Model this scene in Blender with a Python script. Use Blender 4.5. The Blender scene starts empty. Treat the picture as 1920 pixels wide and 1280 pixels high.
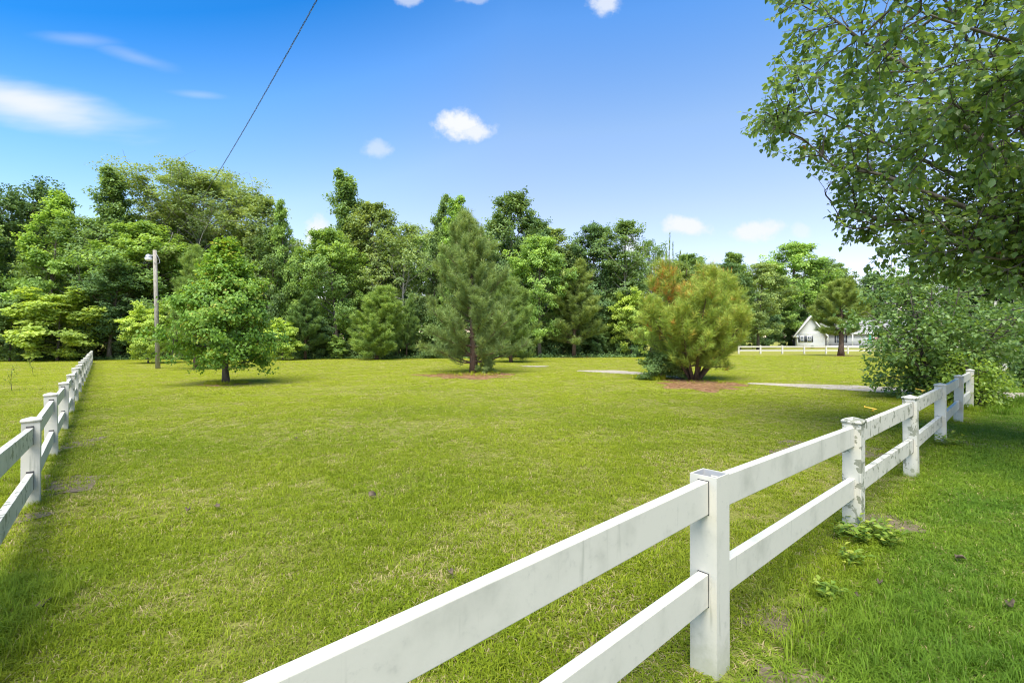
import bpy, bmesh, math, random
import numpy as np
from mathutils import Vector, Matrix, Euler

R = math.radians
SC = bpy.context.scene
COL = SC.collection
F = 907.0      # focal length in photo pixels (17 mm on 36 mm, 1920 px wide)
HZ = 642.0     # horizon row of the photo
HC = 1.48      # eye height, metres

# ------------------------------------------------------------------ camera
cam_data = bpy.data.cameras.new('camera')
cam_data.lens = 17.0
cam_data.sensor_width = 36.0
cam_data.shift_y = -2.0 / 1920
cam_data.clip_start = 0.05
cam_data.clip_end = 3000
cam = bpy.data.objects.new('camera', cam_data)
cam.location = (0, 0, HC)
cam.rotation_euler = (R(90), 0, 0)
COL.objects.link(cam)
SC.camera = cam

# ------------------------------------------------------------------ light
SUN_AZ, SUN_EL = 193.0, 62.0          # clockwise from +Y, above the horizon
EXPOSURE = 1.45
SKY_STRENGTH = 0.096
sun_data = bpy.data.lights.new('sun', 'SUN')
sun_data.energy = 3.0
sun_data.angle = R(45)
sun_data.color = (1.0, 0.93, 0.80)
sun = bpy.data.objects.new('sun', sun_data)
sd = Vector((math.sin(R(SUN_AZ)) * math.cos(R(SUN_EL)), math.cos(R(SUN_AZ)) * math.cos(R(SUN_EL)), math.sin(R(SUN_EL))))
sun.rotation_euler = (-sd).to_track_quat('-Z', 'Y').to_euler()
sun.location = (0, -20, 40)
COL.objects.link(sun)
SC.view_settings.view_transform = 'Standard'
SC.view_settings.look = 'None'
SC.view_settings.gamma = 1.0
SC.view_settings.use_curve_mapping = False
SC.view_settings.exposure = EXPOSURE
SC.render.engine = 'CYCLES'
try:
    SC.cycles.max_bounces = 10
    SC.cycles.diffuse_bounces = 7
    SC.cycles.transmission_bounces = 8
    SC.cycles.transparent_max_bounces = 8
    SC.cycles.use_denoising = True
    SC.cycles.filter_width = 1.1
except Exception:
    pass

world = bpy.data.worlds.new('World')
SC.world = world
world.use_nodes = True
wt = world.node_tree
wt.nodes.clear()


def N(nt, typ, **kw):
    n = nt.nodes.new(typ)
    for k, v in kw.items():
        if k.startswith('i_'):
            n.inputs[k[2:].replace('_', ' ')].default_value = v
        else:
            setattr(n, k, v)
    return n


def M(nt, op, a, b=None, c=None, clamp=False):
    n = nt.nodes.new('ShaderNodeMath')
    n.operation = op
    n.use_clamp = clamp
    for i, x in enumerate((a, b, c)):
        if x is None:
            continue
        if isinstance(x, (int, float)):
            n.inputs[i].default_value = x
        else:
            nt.links.new(x, n.inputs[i])
    return n.outputs[0]


def smooth(nt, x, lo, hi):
    n = nt.nodes.new('ShaderNodeMapRange')
    n.interpolation_type = 'SMOOTHSTEP'
    nt.links.new(x, n.inputs['Value'])
    n.inputs['From Min'].default_value = lo
    n.inputs['From Max'].default_value = hi
    return n.outputs['Result']


def mixc(nt, fac, a, b, blend='MIX'):
    n = nt.nodes.new('ShaderNodeMix')
    n.data_type = 'RGBA'
    n.blend_type = blend
    for sock, x in ((n.inputs['Factor'], fac), (n.inputs[6], a), (n.inputs[7], b)):
        if isinstance(x, (int, float)):
            sock.default_value = x
        elif isinstance(x, tuple):
            sock.default_value = (*x, 1) if len(x) == 3 else x
        else:
            nt.links.new(x, sock)
    return n.outputs[2]


def ramp(nt, fac, stops):
    r = nt.nodes.new('ShaderNodeValToRGB')
    cr = r.color_ramp
    while len(cr.elements) > 1:
        cr.elements.remove(cr.elements[0])
    cr.elements[0].position = stops[0][0]
    cr.elements[0].color = (*stops[0][1], 1)
    for p, c in stops[1:]:
        e = cr.elements.new(p)
        e.color = (*c, 1)
    nt.links.new(fac, r.inputs[0])
    return r.outputs[0]


def build_sky():
    nt = wt
    out = N(nt, 'ShaderNodeOutputWorld')
    bg = N(nt, 'ShaderNodeBackground')
    bg.inputs['Strength'].default_value = SKY_STRENGTH
    nt.links.new(bg.outputs[0], out.inputs[0])
    sky = N(nt, 'ShaderNodeTexSky', sky_type='NISHITA', sun_disc=False)
    sky.sun_elevation = R(SUN_EL)
    sky.sun_rotation = R(SUN_AZ)
    sky.altitude = 0
    sky.air_density = 1.0
    sky.dust_density = 0.6
    sky.ozone_density = 2.0
    hs = N(nt, 'ShaderNodeHueSaturation')
    hs.inputs['Saturation'].default_value = 1.15
    hs.inputs['Value'].default_value = 1.0
    nt.links.new(sky.outputs[0], hs.inputs['Color'])
    tc = N(nt, 'ShaderNodeTexCoord')
    sep = N(nt, 'ShaderNodeSeparateXYZ')
    nt.links.new(tc.outputs['Generated'], sep.inputs[0])
    # the air's own tint: deeper and purer blue high up and away from the sun
    e = M(nt, 'ADD', sep.outputs[2], M(nt, 'MULTIPLY', M(nt, 'MINIMUM', sep.outputs[0], 0.0), -0.35))
    air = ramp(nt, e, [(.0, (1.15, .90, .93)), (.14, (1.3, .97, .97)), (.25, (1.42, 1.03, .99)), (.39, (1.36, 1.13, 1.0)), (.55, (.74, 1.02, 1.2)), (.66, (.14, .70, 1.06)), (1.0, (.3, .75, 1.05))])
    skycol = mixc(nt, 1.0, hs.outputs[0], air, 'MULTIPLY')
    ay = M(nt, 'MAXIMUM', M(nt, 'ABSOLUTE', sep.outputs[1]), 0.05)
    u = M(nt, 'DIVIDE', sep.outputs[0], ay)
    v = M(nt, 'DIVIDE', sep.outputs[2], ay)
    cmb = N(nt, 'ShaderNodeCombineXYZ')
    nt.links.new(u, cmb.inputs[0])
    nt.links.new(v, cmb.inputs[1])
    nz = N(nt, 'ShaderNodeTexNoise')
    nz.inputs['Scale'].default_value = 26
    nz.inputs['Detail'].default_value = 4
    nz.inputs['Roughness'].default_value = 0.6
    nt.links.new(cmb.outputs[0], nz.inputs['Vector'])
    nf = nz.outputs['Fac']
    mp = N(nt, 'ShaderNodeMapping')
    mp.inputs['Scale'].default_value = (5, 22, 1)
    mp.inputs['Rotation'].default_value = (0, 0, R(14))
    nt.links.new(cmb.outputs[0], mp.inputs[0])
    nz2 = N(nt, 'ShaderNodeTexNoise')
    nz2.inputs['Scale'].default_value = 1.0
    nz2.inputs['Detail'].default_value = 3
    nt.links.new(mp.outputs[0], nz2.inputs['Vector'])
    nf2 = nz2.outputs['Fac']
    clouds = [  # px, py, half width, half height, opacity, angle, puffy
        (862, 240, 58, 33, 1.0, 8, 1), (886, 250, 46, 22, .9, 0, 1), (705, 283, 34, 20, .45, 0, 1),
        (1288, 428, 54, 22, .95, 3, 1), (1422, 437, 58, 22, .9, -4, 1), (1502, 437, 24, 16, .45, 0, 1),
        (1136, 6, 42, 28, .75, -25, 1), (765, 2, 36, 16, .5, 0, 1), (893, 2, 40, 12, .35, 0, 1),
        (598, 445, 34, 38, .9, 0, 1), (1182, 470, 30, 28, .8, 0, 1),
        (60, 200, 250, 58, .9, 14, 0), (150, 215, 170, 30, .5, 8, 0), (150, 78, 100, 18, .22, 4, 0), (255, 112, 110, 18, .2, 18, 0), (372, 182, 70, 10, .2, 5, 0)]
    total = None
    for px, py, a, b, op, ang, puffy in clouds:
        u0, v0 = (px - 960) / F, (HZ - py) / F
        du, dv = M(nt, 'SUBTRACT', u, u0), M(nt, 'SUBTRACT', v, v0)
        c, s = math.cos(R(-ang)), math.sin(R(-ang))
        p = M(nt, 'ADD', M(nt, 'MULTIPLY', du, c / (a / F)), M(nt, 'MULTIPLY', dv, s / (a / F)))
        q = M(nt, 'ADD', M(nt, 'MULTIPLY', du, -s / (b / F)), M(nt, 'MULTIPLY', dv, c / (b / F)))
        d = M(nt, 'SQRT', M(nt, 'ADD', M(nt, 'MULTIPLY', p, p), M(nt, 'MULTIPLY', q, q)))
        if puffy:
            d = M(nt, 'ADD', d, M(nt, 'MULTIPLY', M(nt, 'SUBTRACT', nf, 0.5), 1.5))
            m = M(nt, 'MULTIPLY', smooth(nt, M(nt, 'MULTIPLY', d, -1), -1.04, -0.36), op)
        else:
            d = M(nt, 'ADD', d, M(nt, 'MULTIPLY', M(nt, 'SUBTRACT', nf2, 0.5), 0.9))
            m = M(nt, 'MULTIPLY', smooth(nt, M(nt, 'MULTIPLY', d, -1), -1.0, 0.05), op)
        total = m if total is None else M(nt, 'MAXIMUM', total, m)
    total = M(nt, 'MULTIPLY', total, smooth(nt, sep.outputs[2], 0.0, 0.03))
    cv = 1.0 / SKY_STRENGTH / (2 ** EXPOSURE)
    col = mixc(nt, total, skycol, (cv * .95, cv * .98, cv * 1.02))
    nt.links.new(col, bg.inputs['Color'])


build_sky()

# ------------------------------------------------------------------ helpers


def at(px, Y, z=0.0):
    return Vector(((px - 960) / F * Y, Y, z))


def depth(py):
    return F * HC / (py - HZ)


def hgt(py, Y):
    return (HZ - py) / F * Y + HC


def norm(v):
    v = np.asarray(v, dtype=float)
    return v / np.maximum(np.linalg.norm(v, axis=-1, keepdims=True), 1e-9)


def tag(o, label=None, cat=None, group=None, kind=None):
    if label:
        o['label'] = label
    if cat:
        o['category'] = cat
    if group:
        o['group'] = group
    if kind:
        o['kind'] = kind
    return o


def empty(name, loc=(0, 0, 0), rz=0.0):
    o = bpy.data.objects.new(name, None)
    o.empty_display_size = 0.2
    o.location = loc
    o.rotation_euler = (0, 0, rz)
    COL.objects.link(o)
    return o


def link(name, me, parent=None, loc=None, rot=None):
    o = bpy.data.objects.new(name, me)
    COL.objects.link(o)
    if parent is not None:
        o.parent = parent
    if loc is not None:
        o.location = loc
    if rot is not None:
        o.rotation_euler = rot
    return o


class Geo:
    """Collects vertices and faces, then becomes one mesh with a per-vertex tint."""

    def __init__(self):
        self.v, self.f, self.t, self.n = [], [], [], 0

    def add(self, v, f, t=0.5):
        v = np.asarray(v, dtype=np.float32).reshape(-1, 3)
        f = np.asarray(f, dtype=np.int32)
        self.v.append(v)
        self.f.append(f + self.n)
        self.t.append(np.broadcast_to(np.asarray(t, dtype=np.float32), (len(v),)).copy())
        self.n += len(v)

    def mesh(self, name, mat, smooth=False):
        me = bpy.data.meshes.new(name)
        v = np.concatenate(self.v)
        me.vertices.add(len(v))
        me.vertices.foreach_set('co', v.ravel())
        loops = np.concatenate([f.ravel() for f in self.f])
        cnt = np.concatenate([np.full(len(f), f.shape[1], dtype=np.int32) for f in self.f])
        me.loops.add(len(loops))
        me.loops.foreach_set('vertex_index', loops)
        me.polygons.add(len(cnt))
        me.polygons.foreach_set('loop_start', np.concatenate([[0], np.cumsum(cnt)[:-1]]).astype(np.int32))
        try:
            me.polygons.foreach_set('loop_total', cnt)
        except Exception:
            pass
        if smooth:
            me.polygons.foreach_set('use_smooth', np.ones(len(cnt), dtype=bool))
        a = me.attributes.new('tint', 'FLOAT', 'POINT')
        a.data.foreach_set('value', np.concatenate(self.t))
        me.update(calc_edges=True)
        me.materials.append(mat)
        return me

    def obj(self, name, mat, parent=None, smooth=False, loc=None):
        return link(name, self.mesh(name, mat, smooth), parent, loc)

    def tube(self, pts, rad, sides=6, t=0.5, cap=True):
        pts = np.asarray(pts, dtype=float)
        n = len(pts)
        rad = np.broadcast_to(np.asarray(rad, dtype=float), (n,))
        tan = norm(np.gradient(pts, axis=0))
        mean = norm(pts[-1] - pts[0] + 1e-6)
        ref = np.array([0, 0, 1.0]) if abs(mean[2]) < .8 else np.array([1.0, 0.2, 0])
        a = norm(np.cross(tan, ref))
        b = np.cross(tan, a)
        th = np.linspace(0, 2 * math.pi, sides, endpoint=False)
        ring = a[:, None, :] * np.cos(th)[None, :, None] + b[:, None, :] * np.sin(th)[None, :, None]
        v = pts[:, None, :] + ring * rad[:, None, None]
        i = np.arange(n - 1)[:, None] * sides
        j = np.arange(sides)[None, :]
        k = (j + 1) % sides
        f = np.stack([i + j, i + k, i + sides + k, i + sides + j], axis=-1).reshape(-1, 4)
        self.add(v.reshape(-1, 3), f, t)
        if cap:
            c = np.arange(sides, dtype=np.int32)[None, :]
            base = self.n - n * sides
            self.f.append(c[:, ::-1] + base)
            self.f.append(c + base + (n - 1) * sides)

    def box(self, lo, hi, t=0.5):
        x0, y0, z0 = lo
        x1, y1, z1 = hi
        v = [(x0, y0, z0), (x1, y0, z0), (x1, y1, z0), (x0, y1, z0), (x0, y0, z1), (x1, y0, z1), (x1, y1, z1), (x0, y1, z1)]
        f = [(0, 3, 2, 1), (4, 5, 6, 7), (0, 1, 5, 4), (1, 2, 6, 5), (2, 3, 7, 6), (3, 0, 4, 7)]
        self.add(v, f, t)

    def leaves(self, P, U, Nn, L, W, t, fold=.25):
        """Folded four-sided leaves: base P, axis U, face normal Nn."""
        U = norm(U)
        S = norm(np.cross(Nn, U))
        Nn = np.cross(U, S)
        L = np.asarray(L)[:, None]
        W = np.asarray(W)[:, None]
        mid = P + U * L * .45
        v = np.stack([P, mid + S * W * .5 + Nn * W * fold, P + U * L, mid - S * W * .5 + Nn * W * fold], axis=1)
        n = len(P)
        b = np.arange(n)[:, None] * 4
        f = np.concatenate([b + np.array([0, 2, 1]), b + np.array([0, 3, 2])]).astype(np.int32)
        self.add(v.reshape(-1, 3), f, np.repeat(t, 4))

    def heart(self, P, U, Nn, L, t, fold=.16):
        """Broad pointed leaves of four faces each."""
        U = norm(U)
        S = norm(np.cross(Nn, U))
        Nn = np.cross(U, S)
        L = np.asarray(L)[:, None]
        tpl = HEART
        v = (P[:, None, :] + U[:, None, :] * (L * tpl[None, :, 0])[..., None] + S[:, None, :] * (L * tpl[None, :, 1])[..., None]
             + Nn[:, None, :] * (L * tpl[None, :, 2])[..., None])
        n = len(P)
        b = np.arange(n)[:, None] * 8
        f = np.concatenate([b + np.array(q) for q in HEART_F]).astype(np.int32)
        self.add(v.reshape(-1, 3), f, np.repeat(t, 8))


# along, across, lift for a leaf of unit length
HEART = np.array([(0, 0, 0), (.10, .26, .05), (.42, .40, .09), (.75, .20, .03), (1.0, 0, -.10), (.75, -.20, .03), (.42, -.40, .09), (.10, -.26, .05)])
HEART_F = [(0, 2, 1, 0)[:3], (0, 4, 2, 0)[:3], (2, 4, 3, 2)[:3], (0, 6, 4, 0)[:3], (0, 7, 6, 0)[:3], (4, 6, 5, 4)[:3]]


def bevel_box(sx, sy, sz, bev=.004, top=True):
    """A box standing on z = 0 with bevelled edges, as a mesh."""
    bm = bmesh.new()
    bmesh.ops.create_cube(bm, size=1.0)
    for v in bm.verts:
        v.co = Vector((v.co.x * sx, v.co.y * sy, (v.co.z + .5) * sz))
    bmesh.ops.bevel(bm, geom=list(bm.edges), offset=bev, segments=2, affect='EDGES', profile=.6)
    return bm


def bm_obj(name, bm, mat, parent=None, loc=None, rot=None):
    me = bpy.data.meshes.new(name)
    bm.to_mesh(me)
    bm.free()
    me.materials.append(mat)
    return link(name, me, parent, loc, rot)


# ------------------------------------------------------------------ materials


def newmat(name):
    m = bpy.data.materials.new(name)
    m.use_nodes = True
    nt = m.node_tree
    bsdf = nt.nodes['Principled BSDF']
    return m, nt, bsdf


def noise(nt, vec, scale, detail=3, rough=.55, dist=0.0):
    n = nt.nodes.new('ShaderNodeTexNoise')
    n.inputs['Scale'].default_value = scale
    n.inputs['Detail'].default_value = detail
    n.inputs['Roughness'].default_value = rough
    n.inputs['Distortion'].default_value = dist
    if vec is not None:
        nt.links.new(vec, n.inputs['Vector'])
    return n.outputs['Fac']


def leaf_mat(name, stops, trans=.3, rough=.45, spec=.35, objcol=True):
    m, nt, b = newmat(name)
    at_ = N(nt, 'ShaderNodeAttribute', attribute_name='tint')
    c = ramp(nt, at_.outputs['Fac'], stops)
    if objcol:
        oi = N(nt, 'ShaderNodeObjectInfo')
        c = mixc(nt, 1.0, c, oi.outputs['Color'], 'MULTIPLY')
    nt.links.new(c, b.inputs['Base Color'])
    b.inputs['Roughness'].default_value = rough
    b.inputs['Specular IOR Level'].default_value = spec
    tr = N(nt, 'ShaderNodeBsdfTranslucent')
    c2 = mixc(nt, 1.0, c, (1.35, 1.25, .55), 'MULTIPLY')
    nt.links.new(c2, tr.inputs[0])
    mx = N(nt, 'ShaderNodeMixShader')
    mx.inputs[0].default_value = trans
    nt.links.new(b.outputs[0], mx.inputs[1])
    nt.links.new(tr.outputs[0], mx.inputs[2])
    nt.links.new(mx.outputs[0], nt.nodes['Material Output'].inputs[0])
    return m


def bark_mat(name, c0, c1, scale=14):
    m, nt, b = newmat(name)
    tc = N(nt, 'ShaderNodeTexCoord')
    mp = N(nt, 'ShaderNodeMapping')
    mp.inputs['Scale'].default_value = (1, 1, .25)
    nt.links.new(tc.outputs['Object'], mp.inputs[0])
    f = noise(nt, mp.outputs[0], scale, 5, .65)
    c = ramp(nt, f, [(.3, c0), (.7, c1)])
    nt.links.new(c, b.inputs['Base Color'])
    b.inputs['Roughness'].default_value = .9
    bp = N(nt, 'ShaderNodeBump')
    bp.inputs['Strength'].default_value = .6
    bp.inputs['Distance'].default_value = .03
    nt.links.new(f, bp.inputs['Height'])
    nt.links.new(bp.outputs[0], b.inputs['Normal'])
    return m


def plain(name, c, rough=.6, metal=0.0, var=.12, scale=6.0):
    m, nt, b = newmat(name)
    tc = N(nt, 'ShaderNodeTexCoord')
    f = noise(nt, tc.outputs['Object'], scale, 4)
    col = mixc(nt, f, tuple(x * (1 - var) for x in c), tuple(min(1, x * (1 + var)) for x in c))
    nt.links.new(col, b.inputs['Base Color'])
    b.inputs['Roughness'].default_value = rough
    b.inputs['Metallic'].default_value = metal
    return m


def vinyl_mat(name, grime, lichen, streak):
    m, nt, b = newmat(name)
    tc = N(nt, 'ShaderNodeTexCoord')
    ge = N(nt, 'ShaderNodeNewGeometry')
    pos = ge.outputs['Position']
    base = (.575, .552, .468)
    n1 = noise(nt, pos, 3.5, 5, .6)
    n2 = noise(nt, pos, 28, 5, .7)
    c = mixc(nt, M(nt, 'MULTIPLY', smooth(nt, n1, .45, .75), grime), base, (.43, .42, .35))
    c = mixc(nt, M(nt, 'MULTIPLY', smooth(nt, n2, .56, .72), grime * .5), c, (.43, .42, .36))
    # vertical dirt runs
    mp = N(nt, 'ShaderNodeMapping')
    mp.inputs['Scale'].default_value = (24, 24, 1.6)
    nt.links.new(pos, mp.inputs[0])
    n3 = noise(nt, mp.outputs[0], 1.0, 3, .6)
    c = mixc(nt, M(nt, 'MULTIPLY', smooth(nt, n3, .62, .76), streak), c, (.33, .33, .27))
    # lichen blotches
    n4 = noise(nt, pos, 12.5, 6, .55, .6)
    n5 = noise(nt, pos, 90, 3, .6)
    edge = M(nt, 'ADD', n4, M(nt, 'MULTIPLY', M(nt, 'SUBTRACT', n5, .5), .05))
    lm = M(nt, 'MULTIPLY', smooth(nt, edge, .645 - .07 * lichen, .655 - .07 * lichen), 1.0 if lichen > 0 else 0.0)
    lc = mixc(nt, n5, (.16, .165, .12), (.33, .33, .25))
    c = mixc(nt, lm, c, lc)
    # soil splash near the ground
    sep = N(nt, 'ShaderNodeSeparateXYZ')
    nt.links.new(pos, sep.inputs[0])
    sp = M(nt, 'MULTIPLY', smooth(nt, M(nt, 'ADD', M(nt, 'MULTIPLY', sep.outputs[2], -1.0), M(nt, 'MULTIPLY', n2, .25)), -.06, .12), .55)
    c = mixc(nt, sp, c, (.40, .40, .27))
    nt.links.new(c, b.inputs['Base Color'])
    b.inputs['Roughness'].default_value = .5
    b.inputs['Specular IOR Level'].default_value = .35
    bp = N(nt, 'ShaderNodeBump')
    bp.inputs['Strength'].default_value = .12
    bp.inputs['Distance'].default_value = .004
    nt.links.new(n2, bp.inputs['Height'])
    nt.links.new(bp.outputs[0], b.inputs['Normal'])
    return m


P1 = Vector((.895, 2.186))
FD = Vector((1.75, 1.63)).normalized()          # heading of the right-hand fence


def grass_colour(nt):
    """World-placed colour of the grass: yellow-green lawn, lusher verge right of the fence."""
    ge = N(nt, 'ShaderNodeNewGeometry')
    pos = ge.outputs['Position']
    sep = N(nt, 'ShaderNodeSeparateXYZ')
    nt.links.new(pos, sep.inputs[0])
    big = noise(nt, pos, .22, 4, .6)
    mid = noise(nt, pos, 1.1, 4, .6)
    fine = noise(nt, pos, 7, 3, .6)
    c = mixc(nt, smooth(nt, big, .25, .75), LAWN_A, LAWN_B)
    c = mixc(nt, M(nt, 'MULTIPLY', smooth(nt, M(nt, 'ADD', sep.outputs[1], M(nt, 'MULTIPLY', big, 12.0)), 9.0, 26.0), .85), c, LAWN_C)
    c = mixc(nt, M(nt, 'MULTIPLY', smooth(nt, mid, .48, .75), .35), c, LAWN_DRY)
    nx, ny = FD.y, -FD.x
    s = M(nt, 'ADD', M(nt, 'ADD', M(nt, 'MULTIPLY', sep.outputs[0], nx), M(nt, 'MULTIPLY', sep.outputs[1], ny)), -(P1.x * nx + P1.y * ny))
    s = M(nt, 'ADD', s, M(nt, 'MULTIPLY', M(nt, 'SUBTRACT', mid, .5), .9))
    verge = smooth(nt, s, -.15, .55)
    # a rank clump in the left corner
    dx, dy = M(nt, 'ADD', sep.outputs[0], 3.0), M(nt, 'SUBTRACT', sep.outputs[1], 2.5)
    rr_ = M(nt, 'SQRT', M(nt, 'ADD', M(nt, 'MULTIPLY', dx, dx), M(nt, 'MULTIPLY', dy, dy)))
    verge = M(nt, 'MAXIMUM', verge, M(nt, 'MULTIPLY', .6, smooth(nt, M(nt, 'MULTIPLY', M(nt, 'ADD', rr_, M(nt, 'MULTIPLY', mid, .6)), -1.0), -1.15, -.65)))
    c = mixc(nt, verge, c, mixc(nt, smooth(nt, mid, .35, .7), VERGE_A, VERGE_B))
    return c, fine, pos, mid


LAWN_A = (.180, .252, .014)
LAWN_B = (.265, .318, .020)
LAWN_DRY = (.260, .265, .060)
LAWN_C = (.350, .400, .030)
VERGE_A = (.108, .205, .020)
VERGE_B = (.175, .272, .024)


def grass_mat():
    m, nt, b = newmat('grass_blade')
    c, fine, pos, mid = grass_colour(nt)
    at_ = N(nt, 'ShaderNodeAttribute', attribute_name='tint')
    # tint 0..0.8 varies the green, above that a dead straw blade
    v = ramp(nt, at_.outputs['Fac'], [(0.0, (.72, .76, .85)), (.4, (1.05, 1.05, 1.05)), (.8, (1.4, 1.3, 1.35))])
    c = mixc(nt, 1.0, c, v, 'MULTIPLY')
    c = mixc(nt, smooth(nt, at_.outputs['Fac'], .86, .9), c, (.46, .38, .19))
    nt.links.new(c, b.inputs['Base Color'])
    b.inputs['Roughness'].default_value = .6
    b.inputs['Specular IOR Level'].default_value = .12
    tr = N(nt, 'ShaderNodeBsdfTranslucent')
    c2 = mixc(nt, 1.0, c, (1.2, 1.2, .6), 'MULTIPLY')
    nt.links.new(c2, tr.inputs[0])
    mx = N(nt, 'ShaderNodeMixShader')
    mx.inputs[0].default_value = .38
    nt.links.new(b.outputs[0], mx.inputs[1])
    nt.links.new(tr.outputs[0], mx.inputs[2])
    nt.links.new(mx.outputs[0], nt.nodes['Material Output'].inputs[0])
    return m


def lawn_mat():
    m, nt, b = newmat('lawn_ground')
    c, fine, pos, mid = grass_colour(nt)
    n1 = noise(nt, pos, 3.0, 5, .7)
    n2 = noise(nt, pos, 45, 3, .7)
    soil = mixc(nt, n2, (.12, .095, .050), (.30, .24, .13))
    c = mixc(nt, 1.0, c, mixc(nt, smooth(nt, n2, .3, .7), (.38, .36, .45), (1.0, .95, 1.1)), 'MULTIPLY')
    c = mixc(nt, .34, c, soil)
    c = mixc(nt, M(nt, 'MULTIPLY', smooth(nt, n1, .6, .76), .45), c, soil)
    nt.links.new(c, b.inputs['Base Color'])
    b.inputs['Roughness'].default_value = .95
    b.inputs['Specular IOR Level'].default_value = .1
    bp = N(nt, 'ShaderNodeBump')
    bp.inputs['Strength'].default_value = .7
    bp.inputs['Distance'].default_value = .04
    nt.links.new(n2, bp.inputs['Height'])
    nt.links.new(bp.outputs[0], b.inputs['Normal'])
    return m


def ground_mat(name, a, b_, c_, scale):
    m, nt, b = newmat(name)
    ge = N(nt, 'ShaderNodeNewGeometry')
    n1 = noise(nt, ge.outputs['Position'], scale, 5, .7)
    n2 = noise(nt, ge.outputs['Position'], scale * .12, 4, .6)
    c = ramp(nt, n1, [(.3, a), (.55, b_), (.75, c_)])
    c = mixc(nt, M(nt, 'MULTIPLY', smooth(nt, n2, .4, .7), .5), c, a)
    nt.links.new(c, b.inputs['Base Color'])
    b.inputs['Roughness'].default_value = .95
    bp = N(nt, 'ShaderNodeBump')
    bp.inputs['Strength'].default_value = .8
    bp.inputs['Distance'].default_value = .03
    nt.links.new(n1, bp.inputs['Height'])
    nt.links.new(bp.outputs[0], b.inputs['Normal'])
    return m


MAT = {
    'vinyl': vinyl_mat('white_vinyl', .95, 0, .75),
    'vinyl_dirty': vinyl_mat('weathered_vinyl', .95, .9, .85),
    'vinyl_lichen': vinyl_mat('lichen_spotted_vinyl', .95, 1.6, .7),
    'vinyl_far': vinyl_mat('white_vinyl_clean', .15, 0, .05),
    'hollow': plain('grey_vinyl_inside', (.42, .42, .41), .6),
    'dark': plain('dark_gap', (.03, .03, .03), .8),
    'yellow': plain('yellow_plastic', (.62, .40, .04), .45),
    'bark': bark_mat('grey_brown_bark', (.055, .045, .035), (.20, .17, .14)),
    'bark_dark': bark_mat('dark_bark', (.035, .028, .022), (.13, .11, .09)),
    'bark_pale': bark_mat('pale_grey_bark', (.16, .15, .13), (.38, .36, .32)),
    'bark_pine': bark_mat('pine_bark', (.05, .035, .025), (.19, .12, .08)),
    'pole': bark_mat('weathered_pole_wood', (.20, .18, .14), (.40, .37, .31), 20),
    'leaf': leaf_mat('wood_leaf', [(0, (.130, .215, .078)), (.5, (.220, .335, .108)), (1, (.330, .455, .150))], .40, .5, .22),
    'leaf_left': leaf_mat('young_tree_leaf', [(0, (.090, .195, .045)), (.55, (.170, .310, .060)), (.85, (.280, .420, .085)), (1, (.45, .34, .09))], .36, .45, .25),
    'leaf_near': leaf_mat('near_tree_leaf', [(0, (.105, .180, .062)), (.5, (.185, .290, .088)), (.95, (.275, .390, .115)), (1, (.42, .22, .06))], .5, .32, .5),
    'leaf_bush': leaf_mat('thicket_leaf', [(0, (.100, .185, .058)), (.5, (.185, .300, .084)), (1, (.280, .400, .120))], .42, .38, .4),
    'needle': leaf_mat('pine_needle', [(0, (.145, .210, .078)), (.5, (.240, .335, .100)), (.85, (.360, .450, .120)), (.95, (.52, .50, .24)), (1, (.54, .49, .27))], .25, .5, .2),
    'needle_brown': leaf_mat('browning_pine_needle', [(0, (0.155, 0.224, 0.060)), (.4, (0.265, 0.351, 0.071)), (.65, (0.368, 0.414, 0.086)), (.82, (0.529, 0.333, 0.086)), (1, (0.575, 0.218, 0.063))], .25, .5, .2),
    'weed': leaf_mat('weed_leaf', [(0, (0.075, 0.150, 0.022)), (.6, (0.180, 0.285, 0.038)), (1, (0.360, 0.405, 0.060))], .3),
    'straw': ground_mat('pine_straw', (.14, .075, .030), (.34, .185, .080), (.48, .31, .16), 11),
    'straw_needle': leaf_mat('dropped_needle', [(0, (.14, .06, .03)), (.5, (.28, .13, .06)), (1, (.40, .25, .13))], .1),
    'gravel': ground_mat('pale_gravel', (.22, .185, .135), (.41, .355, .275), (.56, .50, .41), 12),
    'dirt': ground_mat('bare_dirt', (.10, .075, .045), (.20, .155, .09), (.33, .265, .165), 42),
    'dead_leaf': plain('dry_brown_leaf', (.10, .075, .045), .8, 0, .5, 40),
    'siding': plain('pale_siding', (.60, .60, .57), .7, 0, .04, 3),
    'trim': plain('white_trim', (.70, .70, .68), .5, 0, .02),
    'shingle': plain('grey_shingle', (.30, .295, .285), .9, 0, .25, 9),
    'shutter': plain('dark_shutter', (.035, .04, .05), .6),
    'glass': plain('window_glass', (.10, .12, .14), .1),
    'brick': plain('tan_foundation', (.36, .26, .16), .9, 0, .25, 14),
    'metal': plain('galvanised_metal', (.42, .43, .44), .45, .6),
    'lens': plain('white_lamp_lens', (.78, .79, .80), .3),
    'cable': plain('black_cable', (.015, .015, .018), .6),
    'bare_wire': plain('bare_aluminium_wire', (.30, .31, .32), .5, .3),
    'green_cloth': plain('green_canvas', (.03, .28, .17), .8),
    'pink': plain('pink_petal', (.60, .16, .22), .7, 0, .3, 20),
    'terracotta': plain('terracotta_pot', (.34, .15, .08), .8),
    'lawn': lawn_mat(),
    'grass': grass_mat(),
}

# ------------------------------------------------------------------ ground
rng0 = np.random.default_rng(11)


def sheet(name, outline, z, mat, kind='structure'):
    bm = bmesh.new()
    vs = [bm.verts.new((x, y, z)) for x, y in outline]
    f = bm.faces.new(vs)
    if f.normal.z < 0:
        f.normal_flip()
    bmesh.ops.triangulate(bm, faces=list(bm.faces))
    bmesh.ops.recalc_face_normals(bm, faces=list(bm.faces))
    o = bm_obj(name, bm, mat)
    o['kind'] = kind
    return o


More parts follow.
